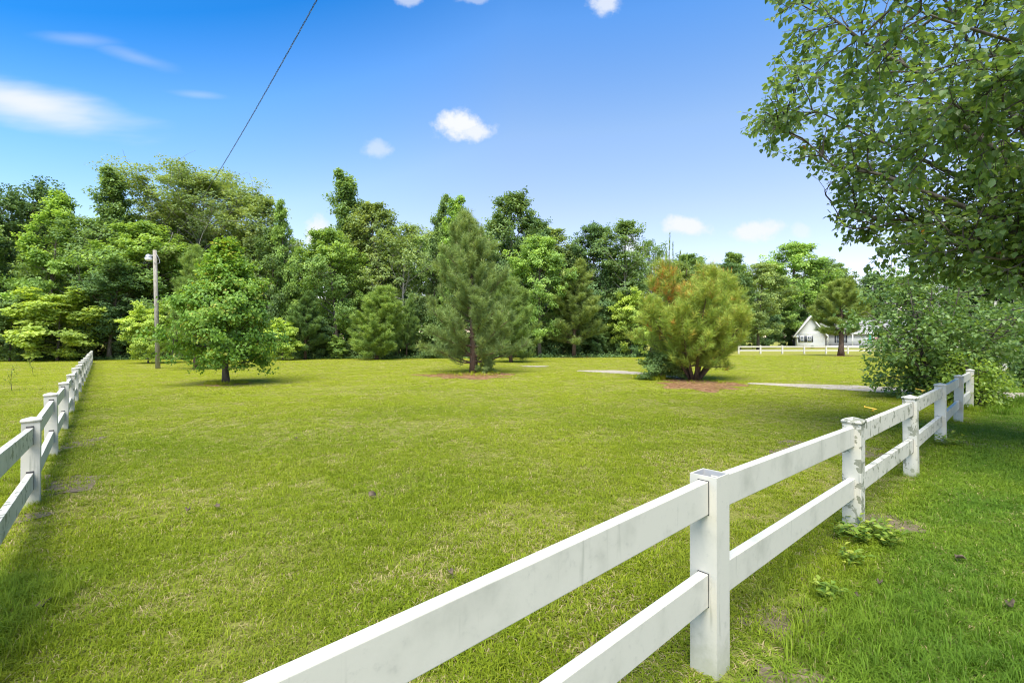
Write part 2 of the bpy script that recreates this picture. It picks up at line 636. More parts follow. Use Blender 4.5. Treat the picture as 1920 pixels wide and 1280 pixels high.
g = Geo()
g.box((-700, -300, -1.0), (700, 1100, 0.0))
g.obj('lawn', MAT['lawn'])['kind'] = 'structure'


def blob(cx, cy, rx, ry, seed, n=72, wob=.21):
    r = np.random.default_rng(seed)
    th = np.linspace(0, 2 * math.pi, n, endpoint=False)
    k = np.ones(n)
    for h in range(2, 12):
        k += wob / h ** .6 * r.normal() * np.cos(h * th + r.uniform(0, 6.28))
    return [(cx + rx * a * math.cos(t), cy + ry * a * math.sin(t)) for a, t in zip(k, th)]


def strip_outline(path, widths, seed):
    p = np.array(path, dtype=float)
    s = np.concatenate([[0], np.cumsum(np.linalg.norm(np.diff(p, axis=0), axis=1))])
    q = np.linspace(0, s[-1], 60)
    x, y, w = np.interp(q, s, p[:, 0]), np.interp(q, s, p[:, 1]), np.interp(q, s, widths)
    t = norm(np.stack([np.gradient(x), np.gradient(y)], 1))
    r = np.random.default_rng(seed)
    jl, jr = r.uniform(.82, 1.15, 60), r.uniform(.82, 1.15, 60)
    L = [(x[i] - t[i, 1] * w[i] / 2 * jl[i], y[i] + t[i, 0] * w[i] / 2 * jl[i]) for i in range(60)]
    Rr = [(x[i] + t[i, 1] * w[i] / 2 * jr[i], y[i] - t[i, 0] * w[i] / 2 * jr[i]) for i in range(60)]
    return L + Rr[::-1]


BARE = []     # outlines where no grass grows: (outline, share of grass kept)
PATH1 = strip_outline([(26, 8.2), (18, 10.6), (13.3, 13.0), (10.3, 15.2), (8.1, 16.6)], [2.4, 2.4, 2.2, 2.0, .5], 3)
PATH2 = strip_outline([(7.2, 18.6), (5.6, 21.6), (4.5, 23.0), (3.2, 23.6)], [.5, 1.3, 2.2, .6], 4)
PATH3 = blob(1.3, 27.5, .8, .6, 7)
for o_ in (PATH1, PATH2):
    sheet('gravel_path', o_, .012, MAT['gravel'])
    BARE.append((o_, .10))
sheet('sand_patch', PATH3, .012, MAT['gravel'])
BARE.append((PATH3, .05))
BED1 = blob(-1.75, 20.2, 1.85, 1.6, 21)
BED2 = blob(6.25, 16.2, 1.3, 1.95, 22)
BED3 = blob(-9.6, 16.2, .75, .6, 23)
BED4 = blob(5.3, 42.0, 1.8, 1.0, 24)
BED5 = blob(31.2, 45.6, 1.3, .8, 25)
for o_, keep in ((BED1, .28), (BED2, .12), (BED3, .3), (BED4, .2), (BED5, .2)):
    sheet('pine_straw_bed', o_, .010, MAT['straw'], 'stuff')
    BARE.append((o_, keep))
for i, (cx, cy, rx, ry, keep) in enumerate([(-4.75, 5.0, .5, .35, .22), (-6.15, 6.9, .25, .4, .3), (-4.2, 3.9, .3, .25, .35),
                                            (4.3, 6.55, .7, .5, .22), (6.55, 6.85, .4, .3, .35), (1.5, 2.5, .25, .2, .3), (3.05, 3.9, .22, .2, .4), (1.2, 1.95, .2, .25, .4)]):
    o_ = blob(cx, cy, rx, ry, 40 + i, 48, .3)
    sheet('bare_dirt_patch', o_, .006 + .0004 * i, MAT['dirt'])
    BARE.append((o_, min(.6, keep + .18)))
    BARE.append((blob(cx, cy, rx * 1.5, ry * 1.5, 40 + i, 48, .3), .75))


def inside(x, y, poly):
    p = np.asarray(poly)
    x1, y1 = p[:, 0], p[:, 1]
    x2, y2 = np.roll(x1, -1), np.roll(y1, -1)
    res = np.zeros(len(x), dtype=bool)
    for a, b, c, d in zip(x1, y1, x2, y2):
        cond = ((b > y) != (d > y))
        res ^= cond & (x < (c - a) * (y - b) / ((d - b) if d != b else 1e-9) + a)
    return res


# dropped needles lying on the straw beds
for (o_, n_, nm) in ((BED1, 2600, 'needle_litter'), (BED2, 3200, 'needle_litter')):
    r = np.random.default_rng(len(o_) + n_)
    pp = np.array(o_)
    x = r.uniform(pp[:, 0].min(), pp[:, 0].max(), n_)
    y = r.uniform(pp[:, 1].min(), pp[:, 1].max(), n_)
    k = inside(x, y, o_)
    x, y = x[k], y[k]
    n_ = len(x)
    th = r.uniform(0, 6.28, n_)
    U = np.stack([np.cos(th), np.sin(th), r.uniform(-.05, .3, n_)], 1)
    g = Geo()
    g.leaves(np.stack([x, y, np.full(n_, .018)], 1), U, np.tile([0, 0, 1.0], (n_, 1)), r.uniform(.10, .22, n_), np.full(n_, .012), r.uniform(0, 1, n_))
    g.obj(nm, MAT['straw_needle'])['kind'] = 'stuff'

# ------------------------------------------------------------------ fences


def rail_mesh(length, hgt_=.145, th=.046):
    bm = bevel_box(length, th, hgt_, .003)
    for v in bm.verts:
        v.co.z -= hgt_ / 2
    me = bpy.data.meshes.new('rail')
    bm.to_mesh(me)
    bm.free()
    return me


def make_fence(root_name, pts, tops, label, height, rail_drop, gap, mats, post_w=.124, caps=None, seed=1, holes=False, rz=None):
    """pts: post centres; tops: post-top heights. Parts: post (> cap), rail."""
    r = random.Random(seed)
    root = empty(root_name, (pts[0][0], pts[0][1], 0))
    tag(root, label, 'fence')
    inv = Vector((-pts[0][0], -pts[0][1], 0))
    n = len(pts)
    for i, (x, y) in enumerate(pts):
        a, b = pts[max(0, i - 1)], pts[min(n - 1, i + 1)]
        yaw = math.atan2(b[1] - a[1], b[0] - a[0])
        z1 = tops[i]
        has_cap = caps is None or caps[i]
        m = mats[i] if isinstance(mats, list) else mats
        if has_cap:
            bm = bevel_box(post_w, post_w, z1 + .12 - .02, .004)
        else:
            bm = bmesh.new()
            h = z1 + .12
            w, wi = post_w / 2, post_w / 2 - .006
            ring = lambda q, z: [bm.verts.new((sx * q, sy * q, z)) for sx, sy in ((-1, -1), (1, -1), (1, 1), (-1, 1))]
            o0, o1, i1, i0 = ring(w, 0), ring(w, h), ring(wi, h), ring(wi, h - .35)
            for A, B in ((o0, o1), (o1, i1), (i1, i0)):
                for k in range(4):
                    bm.faces.new((A[k], A[(k + 1) % 4], B[(k + 1) % 4], B[k]))
            bm.faces.new(i0)
            bmesh.ops.recalc_face_normals(bm, faces=list(bm.faces))
        p = bm_obj('post', bm, m, root, Vector((x, y, -.12)) + inv, (R(r.uniform(-.7, .7)), R(r.uniform(-.7, .7)), yaw))
        if has_cap:
            cw = post_w / 2 + .007
            gq = Geo()
            gq.box((-cw, -cw, 0), (cw, cw, .022))
            v = [(-cw + .004, -cw + .004, .022), (cw - .004, -cw + .004, .022), (cw - .004, cw - .004, .022), (-cw + .004, cw - .004, .022), (0, 0, .045)]
            gq.add(np.array(v) + np.array([0, 0, .0005]), [(0, 1, 4), (1, 2, 4), (2, 3, 4), (3, 0, 4)])
            c = gq.obj('post_cap', m, p, loc=(0, 0, z1 + .12 - .022))
        else:
            # lining seen in the open top
            gq = Geo()
            q = post_w / 2 - .0065
            for sx, sy, ex, ey in ((-1, -1, 1, -1), (1, -1, 1, 1), (1, 1, -1, 1), (-1, 1, -1, -1)):
                gq.add([(sx * q, sy * q, z1 + .12 - .3), (ex * q, ey * q, z1 + .12 - .3), (ex * q, ey * q, z1 + .12 - .004), (sx * q, sy * q, z1 + .12 - .004)], [(3, 2, 1, 0)])
            gq.obj('lining', MAT['hollow'], p)
            gs = Geo()
            th = np.linspace(0, 6.283, 9)[:-1]
            gs.add(np.stack([np.full(8, -post_w / 2 - .001), .01 + .006 * np.cos(th), z1 + .12 - .026 + .003 * np.sin(th)], 1), [tuple(range(8))[::-1]])
            gs.obj('screw_hole', MAT['dark'], p)
    for i in range(n - 1):
        a, b = Vector(pts[i]), Vector(pts[i + 1])
        d = (b - a)
        L = d.length - post_w + .024
        yaw = math.atan2(d.y, d.x)
        m = mats[i] if isinstance(mats, list) else mats
        for drop in (rail_drop, rail_drop + gap):
            za, zb = tops[i] - drop, tops[i + 1] - drop
            if rz:
                za, zb = rz[i] - (drop - rail_drop), rz[i + 1] - (drop - rail_drop)
            za += r.uniform(-.008, .008)
            zb += r.uniform(-.008, .008)
            me = rail_mesh(L)
            me.materials.append(MAT['vinyl_dirty'] if (m is MAT['vinyl_lichen']) else m)
            mid = (a + b) / 2
            o = link('rail', me, root, Vector((mid.x, mid.y, (za + zb) / 2)) + inv, (0, -math.atan2(zb - za, d.length), yaw))
            if i < 6 and post_w < .14:
                for e in (-1, 1):
                    x_ = e * (L / 2 - .0115)
                    up_ = .090 if holes else .0755
                    gq = Geo()
                    gq.box((x_ - .0016, -.0255, -.0755), (x_ + .0016, .0255, up_))
                    gq.obj('slot', MAT['dark'], o)
    return root


RP = [(-.90, .58), (.895, 2.186), (2.67, 3.78), (4.37, 5.29), (6.20, 6.99), (8.13, 8.81), (9.88, 10.44), (11.6, 12.05)]
RT = [.885, .880, .862, .862, .845, .835, .845, .85]
make_fence('fence', RP, RT, 'white two-rail fence rising from the bottom edge to the right, its front post capless', .85, .125, .405,
           [MAT['vinyl'], MAT['vinyl'], MAT['vinyl_lichen'], MAT['vinyl_dirty'], MAT['vinyl'], MAT['vinyl'], MAT['vinyl'], MAT['vinyl']],
           caps=[True, False] + [True] * 6, seed=3, rz=[.725, .782, .745, .745, .73, .72, .73, .735])
LP = [(-4.33 + 1.58 - 1.58 * k, 4.35 - 1.86 + 1.86 * k) for k in range(17)]
LP[0] = (-2.38, 2.05)
LP.insert(0, (-1.05, .50))
rl = random.Random(8)
LT = [.785 + rl.uniform(-.018, .018) for _ in LP]
LT[0] += .10
LT[1] += .12
lm_ = [MAT['vinyl'] if rl.random() < .5 else MAT['vinyl_dirty'] for _ in LP]
lm_[2] = MAT['vinyl']
lm_[3] = MAT['vinyl']
make_fence('fence', LP, LT, 'white two-rail vinyl fence receding along the left side of the lawn to the wood', .8, .145, .40, lm_, seed=5, holes=True)
FP = [(9.88 + 1.75 * k, 10.44 + 1.63 * k) for k in np.arange(2.7, 20, 1.0)]
make_fence('fence', FP, [.85] * len(FP), 'white two-rail fence beyond the gravel drive, half hidden by the thicket at right', .85, .125, .40, MAT['vinyl'], seed=6)
HP = [at(px, 53.0)[:2] for px in np.arange(1385, 1860, 41)]
make_fence('fence', HP, [.92] * len(HP), 'long low white fence far off in front of the white house', .9, .13, .42, MAT['vinyl_far'], post_w=.15, seed=7)

# yellow standoff insulators clamped behind the fence
for base, zb, lab in (((3.36, 4.44), .845, 'yellow plastic wire standoff sticking out behind the rail between lichen-spotted and next post'),
                      ((5.25, 6.13), .842, 'small yellow plastic wire standoff behind the rail just past the third post')):
    root = tag(empty('wire_standoff', (base[0], base[1], zb)), lab, 'insulator')
    nvec = np.array([-FD.y, FD.x, .16])
    t_ = np.array([FD.x, FD.y, 0])
    for s_ in (-1, 1):
        g = Geo()
        g.tube([t_ * .013 * s_ + nvec * q for q in (.01, .05, .10)], .0035, 5)
        g.obj('prong', MAT['yellow'], root)
    g = Geo()
    th = np.linspace(0, 2 * math.pi, 13)
    g.tube([nvec * .10 + t_ * .017 * math.cos(a) + np.array([0, 0, .008]) * math.sin(a) for a in th], .0035, 5, cap=False)
    g.obj('loop', MAT['yellow'], root)
    g = Geo()
    g.box((-.010, -.008, -.02), (.010, .008, .008))
    c = g.obj('clamp', MAT['yellow'], root)
    c.rotation_euler = (0, 0, math.atan2(FD.y, FD.x))
    c.location = (-FD.y * .036, FD.x * .036, 0)

# ------------------------------------------------------------------ trees


def perp(d, r):
    a = norm(np.cross(d, r.normal(size=3)))
    return a


def curve(p, d, L, r, n=5, up=.0, wig=.12):
    """A wandering branch of n points from p along d, bending by up."""
    pts = [np.array(p, dtype=float)]
    d = np.array(d, dtype=float)
    for i in range(n - 1):
        d = norm(d + r.normal(size=3) * wig + np.array([0, 0, up / n * 2]))
        pts.append(pts[-1] + d * L / (n - 1))
    return np.array(pts), d


def along(pts, s):
    s = min(max(s, 0), .999) * (len(pts) - 1)
    i = int(s)
    return pts[i] + (pts[i + 1] - pts[i]) * (s - i)


def cloud_leaves(g, centres, radii, tints, per, size, r, flat=.6, axis=None, fold=.25, tvar=.13):
    C = np.repeat(np.asarray(centres), per, axis=0)
    Rr = np.repeat(np.asarray(radii), per)
    T = np.repeat(np.asarray(tints), per)
    n = len(C)
    d = norm(r.normal(size=(n, 3)))
    rad = Rr * r.uniform(0, 1, n) ** .45
    off = d * rad[:, None] * np.array([1, 1, flat])
    P = C + off
    out = norm(P - (axis if axis is not None else np.array([0, 0, 0]))) if axis is not None else d
    Nn = norm(out * .8 + np.array([0, 0, .55]) + r.normal(size=(n, 3)) * .5)
    U = norm(np.cross(Nn, r.normal(size=(n, 3))) + np.array([0, 0, -.25]))
    s = size * r.uniform(.65, 1.25, n)
    g.leaves(P, U, Nn, s, s * .72, np.clip(T + r.normal(size=n) * tvar, 0, .94), fold)


SHAPES = {
    'oval': lambda t: math.sin(math.pi * min(1, t * .86 + .12)) ** .75,
    'cone': lambda t: (1 - t) ** .8 * .95 + .07 if t > .12 else .5 + 3 * t,
    'round': lambda t: math.sqrt(max(.03, 1 - (2 * t - 1) ** 2)),
    'spread': lambda t: .35 + .75 * math.sin(math.pi * min(1, .18 + t * .62)) if t < .85 else .75 - (t - .85) * 3,
    'column': lambda t: .55 + .45 * math.sin(math.pi * (t * .8 + .1)) - .35 * t,
    'teardrop': lambda t: min(1, .70 + 1.6 * t) * (1 - t) ** .95 + .06,
    'bush': lambda t: math.sqrt(max(.05, 1 - t ** 2)),
}


def broadleaf(seed, H, rad, base, shape, prim, sub, clump, per, size, trunk_r, up0=.15, up1=.9, airy=.0, flat=.55, stems=1, tint0=.45, tintv=.22):
    """Returns trunk and crown geometry of one broadleaved tree standing at the origin."""
    r = np.random.default_rng(seed)
    gt, gc = Geo(), Geo()
    C, Rd, T = [], [], []
    fn = SHAPES[shape]
    trunks = []
    for s in range(stems):
        d0 = np.array([0, 0, 1.0]) if stems == 1 else norm(np.array([math.cos(s * 6.28 / stems), math.sin(s * 6.28 / stems), 2.2]))
        pts, _ = curve((0, 0, -.1), d0, H * .93, r, 9, .15, .05)
        trunks.append(pts)
        rr = trunk_r * (1 - np.linspace(0, .88, 9)) / math.sqrt(stems)
        rr[0] *= 1.35
        gt.tube(pts, rr, 7)
    for i in range(prim):
        pts = trunks[i % stems]
        t = (i + r.uniform(0, 1)) / prim
        h = base + (1 - base) * t
        p = along(pts, h * .985)
        az = i * 2.39996 + r.normal() * .35
        L = rad * fn(t) * r.uniform(.72, 1.12)
        el = up0 + (up1 - up0) * t + r.normal() * .12
        d = np.array([math.cos(az) * math.cos(el), math.sin(az) * math.cos(el), math.sin(el)])
        bp, bd = curve(p, d, L, r, 6, .25, .10)
        br = max(.012, trunk_r * .36 * (1 - t * .7))
        gt.tube(bp, br * np.linspace(1, .25, 6), 5, cap=False)
        tb = tint0 + r.normal() * tintv * .5
        ks = max(2, int(round(sub * (.5 + fn(t)))))
        for k in range(ks):
            if r.uniform() < airy * .5:
                continue
            s = r.uniform(.38, 1.0)
            q = along(bp, s)
            dd = norm(bd * .7 + r.normal(size=3) * .75 + np.array([0, 0, .15]))
            SL = L * r.uniform(.18, .42) * (1.15 - .4 * s) + .15
            sp, _ = curve(q, dd, SL, r, 4, .1, .15)
            gt.tube(sp, br * .3 * np.linspace(1, .4, 4), 4, cap=False)
            C.append(sp[-1])
            Rd.append(clump * r.uniform(.65, 1.25))
            T.append(tb + r.normal() * tintv)
            if r.uniform() > airy:
                C.append(sp[1])
                Rd.append(clump * r.uniform(.5, .95))
                T.append(tb + r.normal() * tintv)
        C.append(bp[-1])
        Rd.append(clump * r.uniform(.6, 1.0))
        T.append(tb + r.normal() * tintv)
    for pts in trunks:
        C.append(pts[-1])
        Rd.append(clump * .8)
        T.append(tint0 + .1)
        C.append(pts[-2])
        Rd.append(clump)
        T.append(tint0)
    ax = np.array([0, 0, H * .45])
    CC = np.array(C)
    dist = np.sort(np.linalg.norm(CC[:, None, :] - CC[None, :, :], axis=2), axis=1)[:, min(5, len(CC) - 1)]
    sel = dist < clump * 2.1          # no leaf cluster hangs alone at the end of a bare limb
    C, Rd, T = CC[sel], np.array(Rd)[sel], np.array(T)[sel]
    cloud_leaves(gc, C, Rd, T, per, size, r, flat, ax)
    return gt, gc


PROTO = {}


def extents(g):
    """Height and half width that a crown really fills."""
    v = np.concatenate(g.v)
    return float(np.percentile(v[:, 2], 99.8)), float(np.percentile(np.abs(v[:, :2]), 99.5))


def proto(key, bark='bark', leaf='leaf', **kw):
    gt, gc = broadleaf(**kw)
    hh, ww = extents(gc)
    PROTO[key] = (gt.mesh('trunk', MAT[bark], True), gc.mesh('crown', MAT[leaf]), hh, ww)


proto('oval', seed=1, H=13, rad=3.6, base=.16, shape='oval', prim=40, sub=8, clump=.54, per=38, size=.21, flat=.6, airy=.15, trunk_r=.20)
proto('oval_loose', seed=2, H=13, rad=3.4, base=.22, shape='oval', prim=36, sub=8, clump=.52, per=34, size=.23, trunk_r=.18, airy=.3)
proto('cone', seed=3, H=13, rad=2.9, base=.10, shape='cone', prim=46, sub=7, clump=.48, per=34, size=.20, flat=.6, airy=.15, trunk_r=.17, up0=.1, up1=.7)
proto('cone_tall', seed=4, H=14, rad=2.2, base=.25, shape='column', prim=40, sub=7, clump=.46, per=32, size=.20, flat=.65, airy=.2, trunk_r=.17, up0=.3, up1=1.0)
proto('spread', bark='bark_pale', seed=5, H=14, rad=5.6, base=.24, shape='spread', prim=44, sub=10, clump=.62, per=62, size=.145, trunk_r=.26, up0=.45, up1=1.1, airy=.25)
proto('spread_dark', seed=6, H=13, rad=4.8, base=.30, shape='spread', prim=28, sub=8, clump=.62, per=38, size=.23, trunk_r=.24, up0=.35, up1=1.0, airy=.2, tint0=.3)
proto('airy', bark='bark_pale', seed=7, H=12, rad=3.6, base=.25, shape='oval', prim=30, sub=6, clump=.58, per=30, size=.20, trunk_r=.15, up0=.4, up1=1.0, airy=.5)
proto('airy_tall', bark='bark_pale', seed=8, H=14, rad=3.2, base=.30, shape='oval', prim=30, sub=7, clump=.58, per=32, size=.21, trunk_r=.17, up0=.4, up1=1.05, airy=.45)
proto('layered', seed=9, H=5, rad=2.6, base=.06, shape='round', prim=26, sub=6, clump=.42, per=40, size=.19, trunk_r=.07, up0=.15, up1=.7, flat=.4)
proto('shrub', seed=10, H=2.6, rad=1.6, base=.02, shape='bush', prim=18, sub=5, clump=.38, per=40, size=.15, trunk_r=.035, up0=.2, up1=1.0, stems=3)
proto('shrub_tall', seed=12, H=4.2, rad=1.7, base=.02, shape='oval', prim=24, sub=5, clump=.42, per=42, size=.17, trunk_r=.05, up0=.3, up1=1.0, stems=2)

TREE_TINT = {'mid': (1, 1, 1, 1), 'bright': (1.35, 1.35, 1.0, 1), 'yellow': (1.9, 1.65, 1.0, 1), 'dark': (.66, .74, .8, 1), 'olive': (1.35, 1.18, 1.2, 1), 'blue': (.75, .9, 1.15, 1)}


def plant(kind, name, px, top, Y, wpx, tint, label, cat='tree', group=None, seed=0, base=None):
    tm, cm, H, rad = PROTO[kind]
    loc = at(px, Y)
    h = hgt(top, Y) if top is not None else base
    sz = h / H
    sx = (wpx * 1.12 / F * Y / 2) / rad if wpx else sz
    r = random.Random(seed * 7 + int(px * 3) + int(Y * 11))
    root = tag(empty(name, loc, r.uniform(0, 6.28)), label, cat, group)
    a = link('trunk', tm, root)
    b = link('crown', cm, root)
    for o in (a, b):
        o.scale = (sx, sx, sz)
    c = TREE_TINT[tint]
    j = r.uniform(.88, 1.12)
    b.color = (c[0] * j, c[1] * j, c[2] * j, 1)
    return root


FRONT = [
    (20, 332, 41, 190, 'spread_dark', 'dark', 'dark spreading tree at the far left, high limbs against the sky'),
    (-55, 380, 37, 150, 'oval', 'mid', 'full green tree cut off by the left edge of the photo'),
    (78, 348, 38, 130, 'cone', 'bright', 'bright green pointed tree at far left in front of a dark spreading one'),
    (150, 412, 40, 130, 'airy', 'mid', 'thin airy tree in the sky dip above the end of the left fence'),
    (108, 545, 35, 170, 'layered', 'yellow', 'low bright yellow-green tree at the wood edge left of where the fence ends'),
    (18, 560, 34.5, 120, 'layered', 'mid', 'low green tree beside the lawn in the left corner'),
    (232, 332, 42, 84, 'cone_tall', 'mid', 'tall narrow green tree just right of the sky dip'),
    (365, 300, 46, 235, 'spread', 'olive', 'tallest broad feathery olive tree behind the light pole and the wire'),
    (292, 420, 39, 180, 'oval', 'bright', 'bright green full tree directly behind the light pole'),
    (205, 500, 37, 120, 'oval', 'dark', 'dark green tree between the fence end and the light pole'),
    (460, 372, 45, 130, 'airy_tall', 'olive', 'loose olive tree behind the right shoulder of the young lawn tree'),
    (512, 428, 42, 90, 'oval_loose', 'mid', 'mid green tree left of the slim pointed one'),
    (545, 388, 43, 62, 'cone', 'bright', 'slim pointed bright green tree left of the cloud at treetop level'),
    (633, 432, 40, 130, 'oval', 'bright', 'round bright green tree behind and left of the yellow-tipped small pine'),
    (668, 333, 46, 78, 'cone_tall', 'mid', 'lone tall column tree standing above all its neighbours left of centre'),
    (728, 385, 45, 120, 'oval_loose', 'olive', 'wide olive tree just right of the lone tall column'),
    (755, 425, 42, 120, 'airy', 'olive', 'airy pale-stemmed tree behind the small rounded pine'),
    (806, 372, 47, 72, 'cone', 'mid', 'pointed green tree just left of the big pine tip'),
    (845, 378, 46, 60, 'cone_tall', 'bright', 'narrow bright tree touching the left of the big pine tip'),
    (936, 368, 46, 115, 'oval_loose', 'mid', 'ragged tall green tree just right of the big pine tip'),
    (990, 415, 46, 90, 'oval', 'dark', 'dark rounded tree behind the right side of the big pine'),
    (1012, 452, 42, 115, 'oval', 'bright', 'bright green leafy tree between the big pine and the next pine right'),
    (1052, 434, 48, 110, 'oval_loose', 'olive', 'olive tree peeping over the pine right of centre'),
    (1105, 430, 48, 110, 'oval', 'dark', 'dark rounded tree over the right shoulder of the pine right of centre'),
    (1160, 424, 46, 110, 'airy_tall', 'mid', 'open tree with sky between its limbs left of a treetop cloud'),
    (1222, 452, 50, 70, 'airy', 'mid', 'small airy tree just left of the browning pine tip'),
    (1185, 545, 43, 90, 'layered', 'yellow', 'low yellow-green tree directly left of the browning pine'),
    (1262, 492, 52, 90, 'oval_loose', 'olive', 'olive tree behind the bare tip of the browning pine'),
    (1312, 478, 62, 95, 'oval_loose', 'mid', 'mid green tree seen above the browning pine'),
    (1352, 500, 66, 90, 'oval', 'dark', 'dark tree over the right shoulder of the browning pine'),
    (1386, 474, 72, 58, 'cone_tall', 'mid', 'slim tree with a tufted top between the browning pine and the house'),
    (1422, 500, 76, 95, 'oval', 'olive', 'rounded olive tree to the left of the house gable'),
    (1482, 464, 105, 120, 'oval', 'bright', 'large bright tree with a tall trunk behind the left end of the house'),
    (1440, 560, 101, 80, 'oval_loose', 'dark', 'darker lower tree at the left foot of the large bright one by the house'),
    (1556, 487, 108, 105, 'oval', 'mid', 'wide green tree behind the house roof'),
]
for i, (px, top, Y, w, kind, tint, label) in enumerate(FRONT):
    plant(kind, 'wood_tree', px, top, Y, w, tint, label, 'tree', 'trees at the edge of the wood', i)
rr_ = random.Random(4)
SKYX = [-400, 0, 100, 190, 300, 400, 500, 600, 700, 800, 950, 1050, 1150, 1250, 1400, 1500, 1600, 2200]
SKYY = [360, 370, 400, 450, 370, 365, 430, 455, 415, 410, 405, 455, 470, 505, 515, 500, 505, 480]
LOOK = {'oval': 'full', 'oval_loose': 'loose', 'cone': 'pointed', 'airy_tall': 'airy', 'spread_dark': 'spreading', 'shrub': 'mounded', 'shrub_tall': 'upright', 'layered': 'tiered'}
HUE = {'mid': 'mid-green', 'dark': 'dark green', 'olive': 'olive-green', 'bright': 'bright green'}
kinds = ['oval', 'oval_loose', 'cone', 'airy_tall', 'spread_dark', 'oval_loose']
tints = ['mid', 'dark', 'olive', 'mid', 'dark', 'bright']
px = -420.0
while px < 1320:
    Y = 49 + rr_.uniform(0, 8)
    top = float(np.interp(px, SKYX, SKYY)) + rr_.uniform(4, 42)
    kk, tt = rr_.choice(kinds), rr_.choice(tints)
    plant(kk, 'wood_tree', px, top, Y, rr_.uniform(110, 165), tt,
          LOOK[kk] + ' ' + HUE[tt] + ' tree in the rear rank of the wood, half hidden behind nearer trees', 'tree', 'rear rank of the wood', int(px))
    px += rr_.uniform(38, 58)
px = 1290.0
while px < 2300:
    Y = float(np.interp(px, [1290, 1500, 1700, 2300], [74, 112, 112, 70])) + rr_.uniform(0, 8)
    top = float(np.interp(px, SKYX, SKYY)) + rr_.uniform(0, 30)
    kk, tt = rr_.choice(kinds), rr_.choice(tints)
    plant(kk, 'wood_tree', px, top, Y, rr_.uniform(70, 110), tt,
          LOOK[kk] + ' ' + HUE[tt] + ' tree in the far wood behind the house and the thicket', 'tree', 'far wood behind the house', int(px))
    px += rr_.uniform(34, 52)
# lower trees and shrubs closing the foot of the wood
px = -330.0
while px < 1300:
    Y = float(np.interp(px, [-330, 600, 1200, 1300], [35.5, 39.5, 43.5, 52])) + rr_.uniform(-.3, 1.2)
    kk, tt = rr_.choice(['shrub', 'shrub', 'shrub_tall', 'layered']), rr_.choice(['dark', 'mid', 'dark', 'olive'])
    plant(kk, 'shrub', px, None, Y, None, tt,
          LOOK[kk] + ' ' + HUE[tt] + ' shrub in the thick growth along the foot of the wood', 'shrub', 'shrubs along the foot of the wood', int(px), base=rr_.uniform(1.8, 3.6))
    px += rr_.uniform(26, 42)
px = -360.0
while px < 1330:
    Y = float(np.interp(px, [-330, 600, 1200, 1330], [41, 45, 47, 60])) + rr_.uniform(0, 3)
    kk, tt = rr_.choice(['shrub_tall', 'layered', 'oval']), rr_.choice(['dark', 'dark', 'mid'])
    plant(kk, 'understory_tree', px, None, Y, None, tt,
          'low ' + LOOK[kk] + ' ' + HUE[tt] + ' tree inside the wood behind the shrubs at its foot', 'tree', 'understory inside the wood', int(px), base=rr_.uniform(4.5, 7.5))
    px += rr_.uniform(34, 52)
px = 1290.0
while px < 2250:
    Y = float(np.interp(px, [1290, 1480, 1700, 2250], [66, 103, 108, 66])) + rr_.uniform(0, 3)
    kk, tt = rr_.choice(['shrub_tall', 'layered', 'oval']), rr_.choice(['dark', 'dark', 'mid'])
    plant(kk, 'understory_tree', px, None, Y, None, tt,
          'low ' + LOOK[kk] + ' ' + HUE[tt] + ' tree closing the far wood beside and behind the house', 'tree', 'understory of the far wood', int(px), base=rr_.uniform(4.5, 8.5))
    px += rr_.uniform(26, 40)
# leafy ground growth under the wood edge
r = np.random.default_rng(77)
g = Geo()
n_ = 26000
pxs = r.uniform(-330, 1300, n_)
Ys = np.interp(pxs, [-330, 600, 1200, 1300], [34.3, 38.3, 42.3, 50]) + r.uniform(0, 1, n_) ** 1.5 * 5
hh = r.uniform(0, 1, n_) * (.15 + .55 * r.uniform(0, 1, n_)) * np.clip((Ys - np.interp(pxs, [-330, 600, 1200, 1300], [34.3, 38.3, 42.3, 50])) * .7 + .25, .2, 1.3)
P = np.stack([(pxs - 960) / F * Ys, Ys, hh], 1)
Nn = norm(np.array([0, -.3, .8]) + r.normal(size=(n_, 3)) * .5)
U = norm(np.cross(Nn, r.normal(size=(n_, 3))))
s_ = r.uniform(.10, .22, n_)
g.leaves(P, U, Nn, s_, s_ * .7, np.clip(r.normal(.4, .2, n_), 0, .9))
o = g.obj('undergrowth', MAT['leaf'])
o['kind'] = 'stuff'
o.color = (.8, .85, .8, 1)
for px, Y, h, w, tint, label in [(278, 31, 3.9, 95, 'yellow', 'yellow-green leafy shrub behind the foot of the light pole'),
                                 (530, 36, 3.1, 75, 'yellow', 'yellow-green shrub at the wood edge right of the young lawn tree'),
                                 (632, 38.5, 1.9, 40, 'bright', 'small pale green sapling left of the rounded small pine')]:
    plant('layered', 'shrub', px, None, Y, w, tint, label, 'shrub', None, 3, base=h)


# ---- pines


